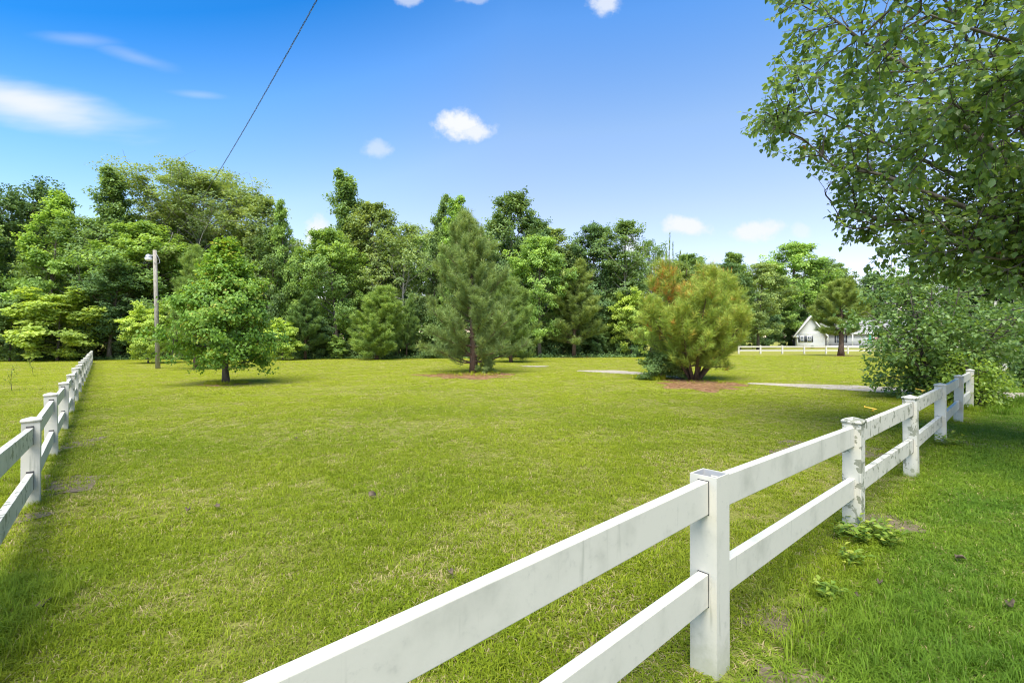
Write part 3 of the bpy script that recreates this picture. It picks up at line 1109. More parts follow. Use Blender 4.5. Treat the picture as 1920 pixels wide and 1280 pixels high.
def pine(seed, H, rad, base, whorl=.42, per=6, needles=30, nl=.17, nw=.013, trunk_r=.14, prof=None, droop=0., candles=.15, brown=None, stems=None, tw=5):
    r = np.random.default_rng(seed)
    gt, gn = Geo(), Geo()
    SP, SD, ST, SLn = [], [], [], []
    prof = prof or (lambda t: (1 - t) ** .75 * (1 if t > .2 else .75 + 1.25 * t))
    stems = stems or [((0, 0, -.05), (0, 0, 1), H, 1.0)]
    for (p0, d0, SH, sr) in stems:
        pts, _ = curve(p0, norm(d0), SH, r, 9, .25 if len(stems) > 1 else 0, .03)
        rr = trunk_r * sr * (1 - np.linspace(0, .9, 9))
        rr[0] *= 1.3
        gt.tube(pts, rr, 7)
        z = base * SH
        while z < SH * .985:
            t = (z / SH - base) / (1 - base)
            L0 = rad * prof(t) * sr
            np_ = per if t < .9 else 4
            a0 = r.uniform(0, 6.28)
            for k in range(np_):
                az = a0 + k * 6.28 / np_ + r.normal() * .25
                L = max(.14, L0 * r.uniform(.55, 1.15))
                el = -.05 + .75 * t + r.normal() * .14 - droop
                d = np.array([math.cos(az) * math.cos(el), math.sin(az) * math.cos(el), math.sin(el)])
                p = along(pts, z / SH)
                bp, bd = curve(p, d, L, r, 6, .5, .10)
                gt.tube(bp, max(.006, trunk_r * sr * .22 * (1 - t * .7)) * np.linspace(1, .3, 6), 4, cap=False)
                nt_ = max(1, int(tw * L / .55))
                for q in range(nt_):
                    s = r.uniform(.25, 1.0)
                    tp = along(bp, s)
                    td = norm(bd * .55 + perp(bd, r) * .65 + np.array([0, 0, .5]) + r.normal(size=3) * .2)
                    TL = r.uniform(.12, .34) * (1.2 - .4 * t)
                    e = tp + td * TL
                    gt.tube([tp, tp + td * TL * .5, e], [.006, .005, .004], 3, cap=False)
                    SP.append(e)
                    SD.append(norm(td + np.array([0, 0, .42])))
                    ST.append(r.normal(.42 + .16 * t, .16))
                    SLn.append(r.uniform(.8, 1.2))
                SP.append(bp[-1])
                SD.append(norm(bd + np.array([0, 0, .6])))
                ST.append(r.normal(.5 + .15 * t, .15))
                SLn.append(1.1)
            z += whorl * r.uniform(.7, 1.2) * (1 - .35 * t)
        SP.append(pts[-1])
        SD.append(np.array([0, 0, 1.0]))
        ST.append(.7)
        SLn.append(1.2)
    SP, SD, ST, SLn = np.array(SP), np.array(SD), np.array(ST), np.array(SLn)
    if brown is not None:
        ST = np.where(brown(SP, r), r.uniform(.74, 1.0, len(ST)), np.minimum(ST, .64))
    n = len(SP)
    D = np.repeat(SD, needles, 0)
    back = r.uniform(-.30, .06, n * needles)
    P = np.repeat(SP, needles, 0) + D * back[:, None]
    rv = r.normal(size=(n * needles, 3))
    side = norm(np.cross(D, rv))
    U = norm(D * r.uniform(.5, 1.3, (n * needles, 1)) + side)
    Ln = nl * np.repeat(SLn, needles) * r.uniform(.75, 1.15, n * needles)
    W = norm(np.cross(U, r.normal(size=(n * needles, 3)))) * nw * .5
    v = np.stack([P + W, P - W, P + U * Ln[:, None]], 1).reshape(-1, 3)
    tint = np.clip(np.repeat(ST, needles) + r.normal(size=n * needles) * .07, 0, .86 if brown is None else 1)
    gn.add(v, np.arange(len(P) * 3, dtype=np.int32).reshape(-1, 3), np.repeat(tint, 3))
    # pale upright candles
    if candles > 0:
        k = r.uniform(size=n) < candles * np.clip(SP[:, 2] / H * 1.6, .1, 1.5)
        cp, m = SP[k], int(k.sum())
        if m:
            gn.leaves(cp, norm(np.array([0, 0, 1.0]) + r.normal(size=(m, 3)) * .1), r.normal(size=(m, 3)), r.uniform(.12, .3, m), np.full(m, .022), np.full(m, .955), 0)
    return gt, gn


def place_pine(gt, gn, name, loc, label, needle='needle', color=(1, 1, 1, 1), rz=0, size=None, group='pines standing on the lawn'):
    root = tag(empty(name, loc, rz), label, 'pine tree', group)
    a = gt.obj('trunk', MAT['bark_pine'], root, True)
    b = gn.obj('crown', MAT[needle], root)
    b.color = color
    hh, ww = extents(gn)
    root['crown_height'], root['crown_half_width'] = hh, ww
    sx, sz = (size[0] / 2 / ww, size[1] / hh) if size else (1, 1)
    for o in (a, b):
        o.scale = (sx, sx, sz)
    return root


def copy_pine(root, name, px, Y, label, color, rz, wpx, top, group='pines standing on the lawn'):
    loc = at(px, Y)
    sxy, sz = wpx / F * Y / 2 / root['crown_half_width'], hgt(top, Y) / root['crown_height']
    c = root.copy()
    c.name = name
    COL.objects.link(c)
    c.location = loc
    c.rotation_euler = (0, 0, rz)
    c['label'] = label
    c['group'] = group
    for ch in root.children:
        k = ch.copy()
        COL.objects.link(k)
        k.parent = c
        k.scale = (sxy, sxy, sz)
        if ch.name.startswith('crown'):
            k.color = color
    return c


YB = depth(703)


def wh(wpx, top, Y):
    return (wpx / F * Y, hgt(top, Y))


big_prof = lambda t: (1 - t) ** .62 * min(1, .82 + t * 1.2) if t < .97 else .12
gt, gn = pine(31, 7.1, 2.75, .07, whorl=.34, per=6, needles=44, trunk_r=.17, prof=big_prof, candles=.16, tw=9, nl=.23, nw=.013)
big = place_pine(gt, gn, 'pine_tree', at(888, YB), 'big dense dark green pine in the middle of the lawn on brown straw', size=wh(176, 396, YB))
gt, gn = pine(32, 5.9, 2.35, .06, whorl=.28, per=6, needles=42, trunk_r=.11, prof=lambda t: (1 - t) ** .45 * min(1, .6 + 1.5 * t), candles=.05, tw=9, nl=.25, nw=.019)
sm = place_pine(gt, gn, 'pine_tree', at(706, 37), 'rounded bright green small pine left of the big central pine', color=(1.15, 1.2, .9, 1), size=wh(98, 541, 37))
gt, gn = pine(33, 8.1, 2.6, .16, whorl=.42, per=6, needles=40, trunk_r=.13, candles=.12, nl=.26, nw=.020, tw=8)
med = place_pine(gt, gn, 'pine_tree', at(1076, 42), 'tall conical pine with a bare lower trunk right of the big central pine', color=(1.05, 1.0, .9, 1), size=wh(108, 496, 42))
copy_pine(sm, 'pine_tree', 958, 32.5, 'smaller pine close behind the right side of the big central pine', (.95, 1.0, .85, 1), 2.1, 96, 520)
copy_pine(med, 'pine_tree', 762, 40, 'slender pine between the rounded small pine and the big pine', (.9, 1.0, .9, 1), 1.0, 44, 556)
copy_pine(med, 'pine_tree', 1150, 44.5, 'dark pine just right of the tall conical pine', (.75, .85, .75, 1), 2.4, 84, 545)
copy_pine(med, 'pine_tree', 572, 37.5, 'dark young pine at the wood edge right of the young lawn tree', (.62, .75, .7, 1), .4, 76, 552)
copy_pine(med, 'pine_tree', 366, 24.5, 'pine half hidden behind the left side of the young lawn tree', (1.05, 1.1, .9, 1), 3.3, 110, 462)
copy_pine(sm, 'pine_tree', 1106, 45, 'low bushy pine behind the foot of the tall conical pine', (.75, .85, .75, 1), 4.0, 70, 580)
gt, gn = pine(34, 7.3, 2.55, .30, whorl=.50, per=5, needles=42, trunk_r=.19, prof=lambda t: (1 - t) ** .42 * min(1, .55 + t * 1.6), candles=.04, nl=.28, nw=.022, tw=8)
place_pine(gt, gn, 'pine_tree', at(1577, 45.8), 'open pine with a clear trunk in front of the white house', color=(1.1, 1.05, .85, 1), size=wh(98, 526, 45.8))
# multi-stemmed browning pine on the right
YP = depth(716)
st = []
for a, lean, hl, sr in ((3.0, .30, 4.5, .9), (3.4, .75, 3.4, .85), (.1, .72, 3.7, .9), (.5, .36, 4.1, .9), (1.8, .5, 3.9, .8), (4.6, .6, 3.6, .9), (5.6, 1.0, 3.0, .8), (2.2, .95, 3.0, .8), (4.0, .9, 3.0, .85), (5.0, .25, 4.1, .9)):
    st.append(((.10 * math.cos(a), .10 * math.sin(a), -.05), (lean * math.cos(a), lean * math.sin(a), 1.0), hl, sr))


def browned(P, r):
    d = (P - np.array([-.85, 0, 3.6])) / np.array([.7, 1.6, .9])
    q = (d ** 2).sum(1)
    return r.uniform(size=len(P)) < np.clip(.62 - q * .42, .012, .55)


gt, gn = pine(35, 4.6, 1.95, .25, whorl=.48, per=5, needles=34, trunk_r=.085, prof=lambda t: (1 - t) ** .5 * min(1, .55 + t * 1.2), candles=.05, brown=browned, stems=st, tw=7, nl=.23, nw=.013)
# thin bare leaders above the crown
r = np.random.default_rng(5)
for x0, ht, z0 in ((-.95, 5.45, 3.7), (-.80, 5.1, 3.8), (-.55, 4.8, 3.9), (-1.08, 4.9, 3.8), (-.3, 4.7, 3.9)):
    pts, _ = curve((x0, 0, z0), (0.02, 0, 1), ht - z0, r, 6, 0, .02)
    gt.tube(pts, np.linspace(.016, .005, 6), 4)
    for _k in range(38):
        s = r.uniform(.25, 1)
        p = along(pts, s)
        m = 5
        dv = norm(np.array([0, 0, 1.6]) + r.normal(size=(m, 3)) * .35)
        gn.leaves(np.tile(p, (m, 1)), dv, r.normal(size=(m, 3)), r.uniform(.08, .16, m), np.full(m, .012), np.clip(r.normal(.3, .1, m), 0, .6), 0)
place_pine(gt, gn, 'pine_tree', at(1302, YP), 'bushy many-stemmed pine turning orange-brown at its upper left', 'needle_brown', group='pines standing on the lawn', color=(1.12, 1.18, 1.0, 1))

# low green plants at the feet of the two lawn pines
plant('shrub', 'shrub', 1235, None, YP + .1, 78, 'mid', 'dark green weedy shrub at the left foot of the browning pine', 'shrub', None, 5, base=1.05)
plant('shrub', 'shrub', 1262, None, YP + .4, 50, 'mid', 'small leafy shrub tucked against the stems of the browning pine', 'shrub', None, 6, base=1.1)
plant('shrub', 'shrub', 912, None, YB - .1, 36, 'olive', 'little leafy sprout at the right foot of the big central pine', 'shrub', None, 7, base=.75)

# ---- young broadleaved lawn tree at left
YL = depth(724)
gt, gc = broadleaf(seed=51, H=hgt(432, YL), rad=1.85, base=.17, shape='teardrop', prim=60, sub=7, clump=.36, per=36, size=.112, trunk_r=.11, up0=.0, up1=.9, flat=.5, tint0=.5, tintv=.17)
t = tag(empty('lawn_tree', at(424, YL)), 'young leafy green tree with a short trunk standing on the left of the lawn', 'tree')
gt.obj('trunk', MAT['bark_dark'], t, True)
gc.obj('crown', MAT['leaf_left'], t).color = (1.2, 1.15, .9, 1)


# ---- near tree leaning in from the right, and the thicket behind the fence


def twig_leaves(store, p, d, L, r, count, size, droop=.35):
    pts, _ = curve(p, d, L, r, 4, -droop, .12)
    for k in range(count):
        s = (k + r.uniform(.2, 1)) / count
        q = along(pts, s)
        a = norm(np.cross(d, r.normal(size=3)))
        u = norm(d * .5 + a * .9 + np.array([0, 0, -.55]) + r.normal(size=3) * .2)
        nn = norm(np.array([0, 0, .8]) + a * .4 + r.normal(size=3) * .45)
        off = u * size * .5
        store.append((q + off, u, nn, size * r.uniform(.7, 1.2), s))
    return pts


ENV = [(1432, -400), (1428, -5), (1455, 60), (1440, 130), (1388, 205), (1415, 285), (1490, 338), (1540, 335), (1568, 350), (1548, 400), (1572, 470), (1640, 530), (1800, 560), (2600, 620), (2600, -400)]


def proj(p):
    return 960 + F * p[0] / p[1], HZ - F * (p[2] - HC) / p[1]


def pip(x, y, poly):
    c = False
    n = len(poly)
    for i in range(n):
        x1, y1 = poly[i]
        x2, y2 = poly[(i + 1) % n]
        if (y1 > y) != (y2 > y) and x < (x2 - x1) * (y - y1) / (y2 - y1) + x1:
            c = not c
    return c


def near_tree():
    r = np.random.default_rng(62)
    base = np.array([8.0, 6.4, 0])
    root = tag(empty('broadleaf_tree', base), 'large broadleaved tree reaching in from the right, leaves overhead and limbs low at the edge', 'tree')
    gt = Geo()
    top = base + np.array([-.1, .1, 1.7])
    gt.tube(np.array([base - [0, 0, .1], base + [-.02, 0, .8], top]) - base, [.30, .24, .22], 10)
    gt.obj('trunk', MAT['bark'], root, True)
    store = []
    limbs = [  # courses of the main limbs
        [(7.6, 6.4, 2.15), (6.7, 6.3, 2.38), (5.9, 6.3, 2.72)],
        [(7.6, 6.4, 2.3), (6.6, 6.7, 3.1), (5.2, 7.2, 4.1), (4.1, 7.6, 4.85)],
        [(7.5, 6.4, 2.6), (6.7, 6.6, 4.0), (5.4, 6.9, 5.6), (4.3, 7.1, 6.5)],
        [(7.7, 6.1, 2.6), (7.0, 5.5, 3.7), (5.4, 5.0, 4.5), (3.9, 4.9, 4.9)],
        [(7.9, 6.0, 2.8), (7.4, 5.0, 4.4), (5.8, 4.2, 5.4), (4.6, 3.7, 5.8)],
        [(7.7, 6.8, 2.2), (6.9, 7.2, 3.0), (6.0, 7.7, 3.5), (5.3, 8.0, 3.75)],
        [(7.9, 6.9, 2.6), (7.4, 7.8, 3.9), (6.2, 8.3, 5.0), (5.0, 8.6, 5.7)],
        [(8.2, 6.4, 2.8), (8.4, 6.3, 4.6), (8.0, 6.2, 6.4), (7.2, 6.0, 7.6)],
        [(8.0, 5.9, 2.4), (7.7, 4.8, 3.0), (7.0, 4.0, 3.5), (6.2, 3.6, 3.8)],
        [(7.8, 6.1, 2.5), (6.9, 5.5, 3.3), (5.9, 5.3, 3.7), (5.0, 5.4, 3.95)],
        [(7.8, 6.6, 2.4), (7.0, 7.0, 2.9), (6.0, 7.4, 3.2), (5.1, 7.6, 3.3)],
        [(7.9, 6.6, 3.0), (7.2, 6.9, 4.6), (6.4, 7.0, 6.1), (5.6, 6.8, 7.3)],
    ]
    gb_all = Geo()
    for li, lm in enumerate(limbs):
        pts = np.array([top - [0, 0, .1]] + [np.array(q) for q in lm])
        s = np.linspace(0, 1, len(pts))
        q = np.linspace(0, 1, 11)
        pp = np.stack([np.interp(q, s, pts[:, i]) for i in range(3)], 1)
        pp[1:-1] = (pp[:-2] + 2 * pp[1:-1] + pp[2:]) / 4
        pp[1:-1] += r.normal(size=(9, 3)) * .05
        g = Geo()
        g.tube(pp - base, np.array([.105, .095, .082, .068, .054, .042, .032, .024, .017, .011, .007]), 8)
        g.obj('limb', MAT['bark'], root, True)
        Ltot = np.linalg.norm(np.diff(pp, axis=0), axis=1).sum()
        nb = int(Ltot * 7.5)
        for b in range(nb):
            sb = r.uniform(.2, 1.0) if b > 3 else 1.0
            p = along(pp, sb)
            fwd = norm(pp[min(10, int(sb * 10) + 1)] - pp[max(0, int(sb * 10) - 1)])
            d = norm(fwd * .65 + perp(fwd, r) * .9 + np.array([0, 0, .1]))
            L = r.uniform(.5, 1.6) * (1.15 - .5 * sb)
            bp, bd = curve(p, d, L, r, 6, -.05, .13)
            if not pip(*proj(bp[-1]), ENV) and bp[-1][1] > .5:
                continue
            gb_all.tube(bp - base, np.linspace(.014, .004, 6), 5, cap=False)
            nt_ = int(3 + L * 5)
            for k in range(nt_):
                st_ = r.uniform(.25, 1)
                tp = along(bp, st_)
                td = norm(bd * .5 + perp(bd, r) * .8 + np.array([0, 0, -.05]))
                TL = r.uniform(.22, .5)
                e = tp + td * TL
                if e[1] < 2.4 or e[2] < 1.9:
                    continue
                if not pip(*proj(e), ENV):
                    continue
                tw_ = twig_leaves(store, tp, td, TL, r, int(8 + 13 * TL), .086)
                gb_all.tube(tw_ - base, np.linspace(.005, .0025, 4), 3, cap=False)
    gb_all.obj('twigs', MAT['bark_dark'], root)
    P = np.array([s[0] for s in store])
    U = np.array([s[1] for s in store])
    Nn = np.array([s[2] for s in store])
    L = np.array([s[3] for s in store])
    ok = np.array([pip(*proj(p), [(x - (10 if x < 1700 else 0), y) for x, y in ENV]) for p in P])
    P, U, Nn, L = P[ok], U[ok], Nn[ok], L[ok]
    n = len(P)
    tint = np.clip(r.normal(.48, .2, n), 0, .93)
    tint[r.uniform(size=n) < .0015] = 1.0
    print('near tree leaves', n)
    # the 300 largest leaves in view become single parts
    u, v = 960 + F * P[:, 0] / P[:, 1], HZ - F * (P[:, 2] - HC) / P[:, 1]
    vis = (u > 0) & (u < 1920) & (v > 0) & (v < 1280)
    score = np.where(vis, L / P[:, 1], 0)
    idx = np.argsort(-score)[:300]
    rest = np.ones(n, dtype=bool)
    rest[idx] = False
    g = Geo()
    g.heart(P[rest] - base, U[rest], Nn[rest], L[rest], tint[rest])
    o = g.obj('foliage', MAT['leaf_near'], root)
    o['kind'] = 'stuff'
    variants = []
    for k in range(5):
        gl = Geo()
        gl.heart(np.zeros((1, 3)), np.array([[0, 1.0, 0]]), np.array([[0, 0, 1.0]]), np.ones(1), np.array([.2 + .15 * k]))
        variants.append(gl.mesh('leaf', MAT['leaf_near']))
    for i in idx:
        uu = Vector(norm(U[i]))
        ss = uu.cross(Vector(Nn[i])).normalized()
        nn = ss.cross(uu)
        o = link('leaf', variants[min(4, int(tint[i] * 5))], root)
        m = Matrix((ss, uu, nn)).transposed().to_4x4() @ Matrix.Scale(L[i], 4)
        m.translation = Vector(P[i] - base)
        o.matrix_local = m


near_tree()


def thicket(name, loc, H, spread, stems, label, seed, leafsz, nleaf=1.0, mat='leaf_bush', color=(1, 1, 1, 1)):
    r = np.random.default_rng(seed)
    root = tag(empty(name, loc), label, 'bush')
    gt = Geo()
    store = []
    for s in range(stems):
        az = s * 2.4 + r.normal() * .3
        lean = r.uniform(.05, .8)
        d = norm(np.array([math.cos(az) * lean, math.sin(az) * lean, 1.0]))
        L = H * r.uniform(.7, 1.0) * (1 - .12 * lean)
        pp, _ = curve((r.normal() * .12, r.normal() * .12, -.05), d, L, r, 9, .1, .07)
        gt.tube(pp, np.linspace(.035, .007, 9), 6)
        for b in range(int(22 * nleaf)):
            sb = r.uniform(.08, 1.0)
            p = along(pp, sb)
            a = r.uniform(0, 6.28)
            bd = norm(np.array([math.cos(a), math.sin(a), r.uniform(-.25, .55)]))
            BL = spread * r.uniform(.3, .9) * (1.15 - .55 * sb)
            bp, b2 = curve(p, bd, BL, r, 5, .05, .14)
            gt.tube(bp, np.linspace(.010, .003, 5), 4, cap=False)
            for k in range(int(2 + BL * 5)):
                tp = along(bp, r.uniform(.2, 1))
                td = norm(b2 * .6 + perp(b2, r) * .8)
                twig_leaves(store, tp, td, r.uniform(.2, .45), r, 11, leafsz, .3)
    P = np.array([s[0] for s in store])
    ok = P[:, 2] > .08
    P = P[ok]
    U = np.array([s[1] for s in store])[ok]
    Nn = np.array([s[2] for s in store])[ok]
    L = np.array([s[3] for s in store])[ok]
    g = Geo()
    g.leaves(P, U, Nn, L, L * .66, np.clip(r.normal(.48, .22, len(P)), 0, 1), .2)
    print(name, 'leaves', len(P))
    gt.obj('stems', MAT['bark_dark'], root, True)
    o = g.obj('crown', MAT[mat], root)
    o.color = color


thicket('thicket_bush', (10.6, 12.0, 0), 3.5, 1.75, 12, 'big leafy bush with many thin stems behind the fence at right', 71, .105)
thicket('thicket_bush', (10.45, 10.75, 0), 1.15, .6, 8, 'low scrubby bush swallowing the last post of the right-hand fence', 72, .085, .6, 'leaf_bush', (1.5, 1.35, .8, 1))
thicket('thicket_bush', (17.2, 15.2, 0), 3.9, 1.9, 11, 'dark leafy bush at the right edge beyond the gravel drive', 73, .12, .9, 'leaf_bush', (.8, .85, .9, 1))

# ------------------------------------------------------------------ light pole and wire
PX, PY = at(296, 25.3).x, 25.3
PH = hgt(473, 25.3)
pole = tag(empty('light_pole', (PX, PY, 0)), 'weathered grey wooden pole with a yard light near its top, left of the young tree', 'light pole')
g = Geo()
lean = (at(290, 25.3).x - PX)
ppts = np.array([(0, 0, -.1), (lean * .5, 0, PH * .5), (lean, 0, PH)])
g.tube(ppts, [.112, .098, .088], 12)
g.obj('shaft', MAT['pole'], pole, True)
lx, lz = lean - .28, PH - .42
g = Geo()
g.tube([(lean, -.05, PH - .30), (lean - .16, -.06, PH - .30), (lx, -.06, PH - .32)], [.03, .03, .03], 7)
g.obj('bracket', MAT['metal'], pole, True)
hd = None
g = Geo()
g.tube([(lx, -.06, lz + .20), (lx, -.06, lz + .17), (lx, -.06, lz + .06), (lx, -.06, lz + .02)], [.05, .11, .15, .17], 12)
hd = g.obj('lamp_head', MAT['metal'], pole, True)
g = Geo()
g.tube([(lx, -.06, lz + .02), (lx, -.06, lz - .06), (lx, -.06, lz - .13), (lx, -.06, lz - .16)], [.16, .17, .13, .05], 12)
g.obj('lens', MAT['lens'], pole, True)
g = Geo()
g.tube([(lean + .09, -.06, PH - .14), (lean + .25, -.05, PH - .42), (lean + .30, -.05, PH - .66), (lean + .16, -.05, PH - .74), (lean + .02, -.14, PH - .62)], .012, 5)
g.obj('drop_cable', MAT['bare_wire'], pole)

A = np.array([PX + lean + .1, PY, PH - .1])
B = np.array([5.32, -3.0, 7.35])
n_ = 700
s = np.linspace(0, 1, n_)
line = A + (B - A) * s[:, None]
line[:, 2] -= 4 * 1.15 * s * (1 - s)
root = tag(empty('overhead_wire', tuple(A)), 'dark twisted overhead wire sloping across the sky down to the light pole', 'wire')
Lw = np.linalg.norm(B - A)
ph = s * Lw / .42 * 2 * math.pi
tdir = norm(B - A)
a_ = norm(np.cross(tdir, [0, 0, 1]))
b_ = np.cross(tdir, a_)
for k, (m, nm, rad_) in enumerate((('cable', 'insulated_strand', .0030), ('cable', 'insulated_strand', .0030), ('bare_wire', 'bare_strand', .0030))):
    g = Geo()
    off = k * 2 * math.pi / 3
    g.tube(line - A + (a_ * np.cos(ph + off)[:, None] + b_ * np.sin(ph + off)[:, None]) * .007, rad_, 4)
    g.obj(nm, MAT[m], root)

# ------------------------------------------------------------------ house
HY = 95.0
hx0 = at(1494.4, HY).x
hx1 = at(1545.8, HY).x
house = tag(empty('house', (hx0, HY, 0), R(-28)), 'white one-storey house with a steep gable end and dark shutters beyond the far fence', 'house')
W = (hx1 - hx0) * .86
EH, RH = 2.85, 6.15


def hbox(name, lo, hi, mat, parent=None):
    g = Geo()
    g.box(lo, hi)
    return g.obj(name, MAT[mat], parent or house)


hbox('foundation', (-.03, -.03, -.1), (W + .03, 9, .32), 'brick')
g = Geo()
wv = [(0, 0, .32), (W, 0, .32), (W, 0, EH), (W / 2, 0, RH - .25), (0, 0, EH)]
wv2 = [(x, 9, z) for x, y, z in wv]
g.add(wv + wv2, [(0, 1, 2, 4)])
g.f.append(np.array([(4, 2, 3)], dtype=np.int32))
g.f.append(np.array([(5, 9, 7, 6), (0, 4, 9, 5), (1, 6, 7, 2)], dtype=np.int32))
g.f.append(np.array([(9, 8, 7)], dtype=np.int32))
wall = g.obj('wall', MAT['siding'], house)
# clapboard courses on the gable wall
g = Geo()
for k in range(16):
    z = .40 + k * .16
    g.box((.03, -.022, z), (W - .03, .0, z + .11))
g.obj('clapboards', MAT['siding'], house)['kind'] = 'stuff'


def slab(p0, p1, y0, y1, th, mat, name, parent):
    (x0, z0), (x1, z1) = p0, p1
    g = Geo()
    v = [(x0, y0, z0), (x1, y0, z1), (x1, y1, z1), (x0, y1, z0)]
    v += [(x, y, z + th) for x, y, z in v]
    g.add(v, [(0, 3, 2, 1), (4, 5, 6, 7), (0, 1, 5, 4), (1, 2, 6, 5), (2, 3, 7, 6), (3, 0, 4, 7)])
    return g.obj(name, MAT[mat], parent)


rise = (RH - EH) / (W / 2)
ov = .55
roof = slab((-ov, EH - ov * rise), (W / 2, RH), -.45, 9.4, .16, 'shingle', 'roof', house)
slab((W + ov, EH - ov * rise), (W / 2, RH), -.45, 9.4, .16, 'shingle', 'roof', house)
slab((-ov - .02, EH - ov * rise - .22), (W / 2, RH - .22), -.50, -.40, .36, 'trim', 'bargeboard', house)
slab((W + ov + .02, EH - ov * rise - .22), (W / 2, RH - .22), -.50, -.40, .36, 'trim', 'bargeboard', house)
hbox('eave_return', (-ov, -.46, EH - .72), (.3, -.02, EH - .55), 'trim')
hbox('corner_board', (-.02, -.04, .32), (.14, -.021, EH - .1), 'trim')


def house_window(xc, zc, w, h, y, shutter=True):
    f = hbox('window', (xc - w / 2 - .06, y - .07, zc - h / 2 - .06), (xc + w / 2 + .06, y - .024, zc + h / 2 + .06), 'trim')
    for sx in (0, 1):
        for sz in (0, 1):
            a0 = xc - w / 2 + sx * w / 2 + .02
            c0 = zc - h / 2 + sz * h / 2 + .02
            hbox('pane', (a0, y - .08, c0), (a0 + w / 2 - .04, y - .071, c0 + h / 2 - .04), 'glass', f)
    if shutter:
        for s_ in (-1, 1):
            x = xc + s_ * (w / 2 + .22)
            hbox('shutter', (x - .13, y - .075, zc - h / 2), (x + .13, y - .025, zc + h / 2), 'shutter')


def hxp(px):
    return (px - 1494.4) / 11.1


house_window(hxp(1504), hgt(639.5, HY), .55, 1.15, 0)
house_window(hxp(1517.4), hgt(639.5, HY), .55, 1.15, 0)
# long wing to the right
wx1 = hxp(1700)
hbox('wing_foundation', (W + .031, 2.4, -.1), (wx1, 8.4, .32), 'brick')
hbox('wing_wall', (W + .01, 2.5, .32), (wx1 - .1, 8.3, 2.9), 'siding')
g = Geo()
g.add([(W - .4, 1.9, 2.75), (wx1 + .3, 1.9, 2.75), (wx1 + .3, 5.4, 5.2), (W - .4, 5.4, 5.2), (wx1 + .3, 8.9, 2.75), (W - .4, 8.9, 2.75),
       (W - .4, 1.9, 2.93), (wx1 + .3, 1.9, 2.93), (wx1 + .3, 5.4, 5.4), (W - .4, 5.4, 5.4), (wx1 + .3, 8.9, 2.93), (W - .4, 8.9, 2.93)],
      [(0, 3, 2, 1), (3, 5, 4, 2), (6, 7, 8, 9), (9, 8, 10, 11), (0, 1, 7, 6), (4, 5, 11, 10), (1, 2, 8, 7), (2, 4, 10, 8), (0, 6, 9, 3), (3, 9, 11, 5)])
g.obj('wing_roof', MAT['shingle'], house)
hbox('fascia', (W + .02, 1.86, 2.66), (wx1 + .3, 1.899, 2.95), 'trim')
house_window(hxp(1577), 1.75, 1.3, 1.5, 2.49)
house_window(hxp(1650), 1.75, .9, 1.4, 2.49)
hbox('porch_floor', (W + .2, .9, -.05), (hxp(1640), 2.38, .45), 'trim')
for px in (1552, 1596, 1632):
    hbox('porch_post', (hxp(px) - .08, 1.0, .451), (hxp(px) + .08, 1.16, 2.655), 'trim')
hbox('porch_beam', (W + .2, .96, 2.656), (hxp(1640), 1.2, 2.86), 'trim')
hbox('door', (hxp(1618), 2.40, .46), (hxp(1627), 2.495, 2.45), 'trim')
# closed green umbrella and flower pot before the wing
u_ = tag(empty('patio_umbrella', at(1631, 86)), 'folded green patio umbrella standing before the white house', 'umbrella')
g = Geo()
g.tube([(0, 0, 0), (0, 0, 1.2), (0, 0, 2.75)], .03, 7)
g.obj('mast', MAT['metal'], u_)
g = Geo()
g.tube([(0, 0, .8), (0, 0, 1.1), (0, 0, 1.7), (0, 0, 2.3), (0, 0, 2.7)], [.42, .34, .22, .14, .04], 10)
g.obj('canopy', MAT['green_cloth'], u_)
g = Geo()
g.tube([(0, 0, 0), (0, 0, .09)], .3, 12)
g.obj('foot', MAT['metal'], u_)
fl = tag(empty('flower_pot', at(1647, 86)), 'pot of pink flowers beside the green umbrella at the white house', 'flower pot')
g = Geo()
g.tube([(0, 0, 0), (0, 0, .5), (0, 0, .8)], [.3, .38, .42], 12)
g.obj('pot', MAT['terracotta'], fl)
r = np.random.default_rng(9)
g = Geo()
cloud_leaves(g, [(0, 0, 1.3)], [.8], [.4], 160, .22, r, .8, np.array([0, 0, 1.0]))
g.obj('foliage', MAT['leaf'], fl)
g = Geo()
cloud_leaves(g, [(0, 0, 1.45)], [.82], [.4], 140, .2, r, .8, np.array([0, 0, 1.0]))
g.obj('blossom', MAT['pink'], fl)
plant('shrub', 'shrub', 1523, None, 93.5, None, 'dark', 'tiny dark shrub against the foot of the house gable wall', 'shrub', None, 5, base=.55)

# ------------------------------------------------------------------ small plants
for px, py, h, lab in ((62, 708, .8, 'thin weed sapling standing in the grass left of the fence'), (22, 737, .75, 'spindly young weed near the left photo edge beyond the fence')):
    Y = depth(py)
    r = np.random.default_rng(int(px))
    root = tag(empty('sapling', at(px, Y)), lab, 'plant')
    g = Geo()
    pts, _ = curve((0, 0, -.02), (0.05, 0, 1), h, r, 6, 0, .06)
    g.tube(pts, np.linspace(.009, .003, 6), 4)
    for k in range(5):
        q, _ = curve(along(pts, .3 + .14 * k), norm(np.array([r.normal(), r.normal(), 1.2])), .25, r, 3, .1, .1)
        g.tube(q, [.004, .003, .002], 3)
    g.obj('stem', MAT['bark_dark'], root)
    g = Geo()
    n_ = 60
    P = np.array([along(pts, x) for x in r.uniform(.3, 1, n_)]) + r.normal(size=(n_, 3)) * .07
    g.leaves(P, r.normal(size=(n_, 3)), norm(np.array([0, 0, 1.0]) + r.normal(size=(n_, 3)) * .4), np.full(n_, .07), np.full(n_, .03), r.uniform(.3, 1, n_))
    g.obj('foliage', MAT['weed'], root)


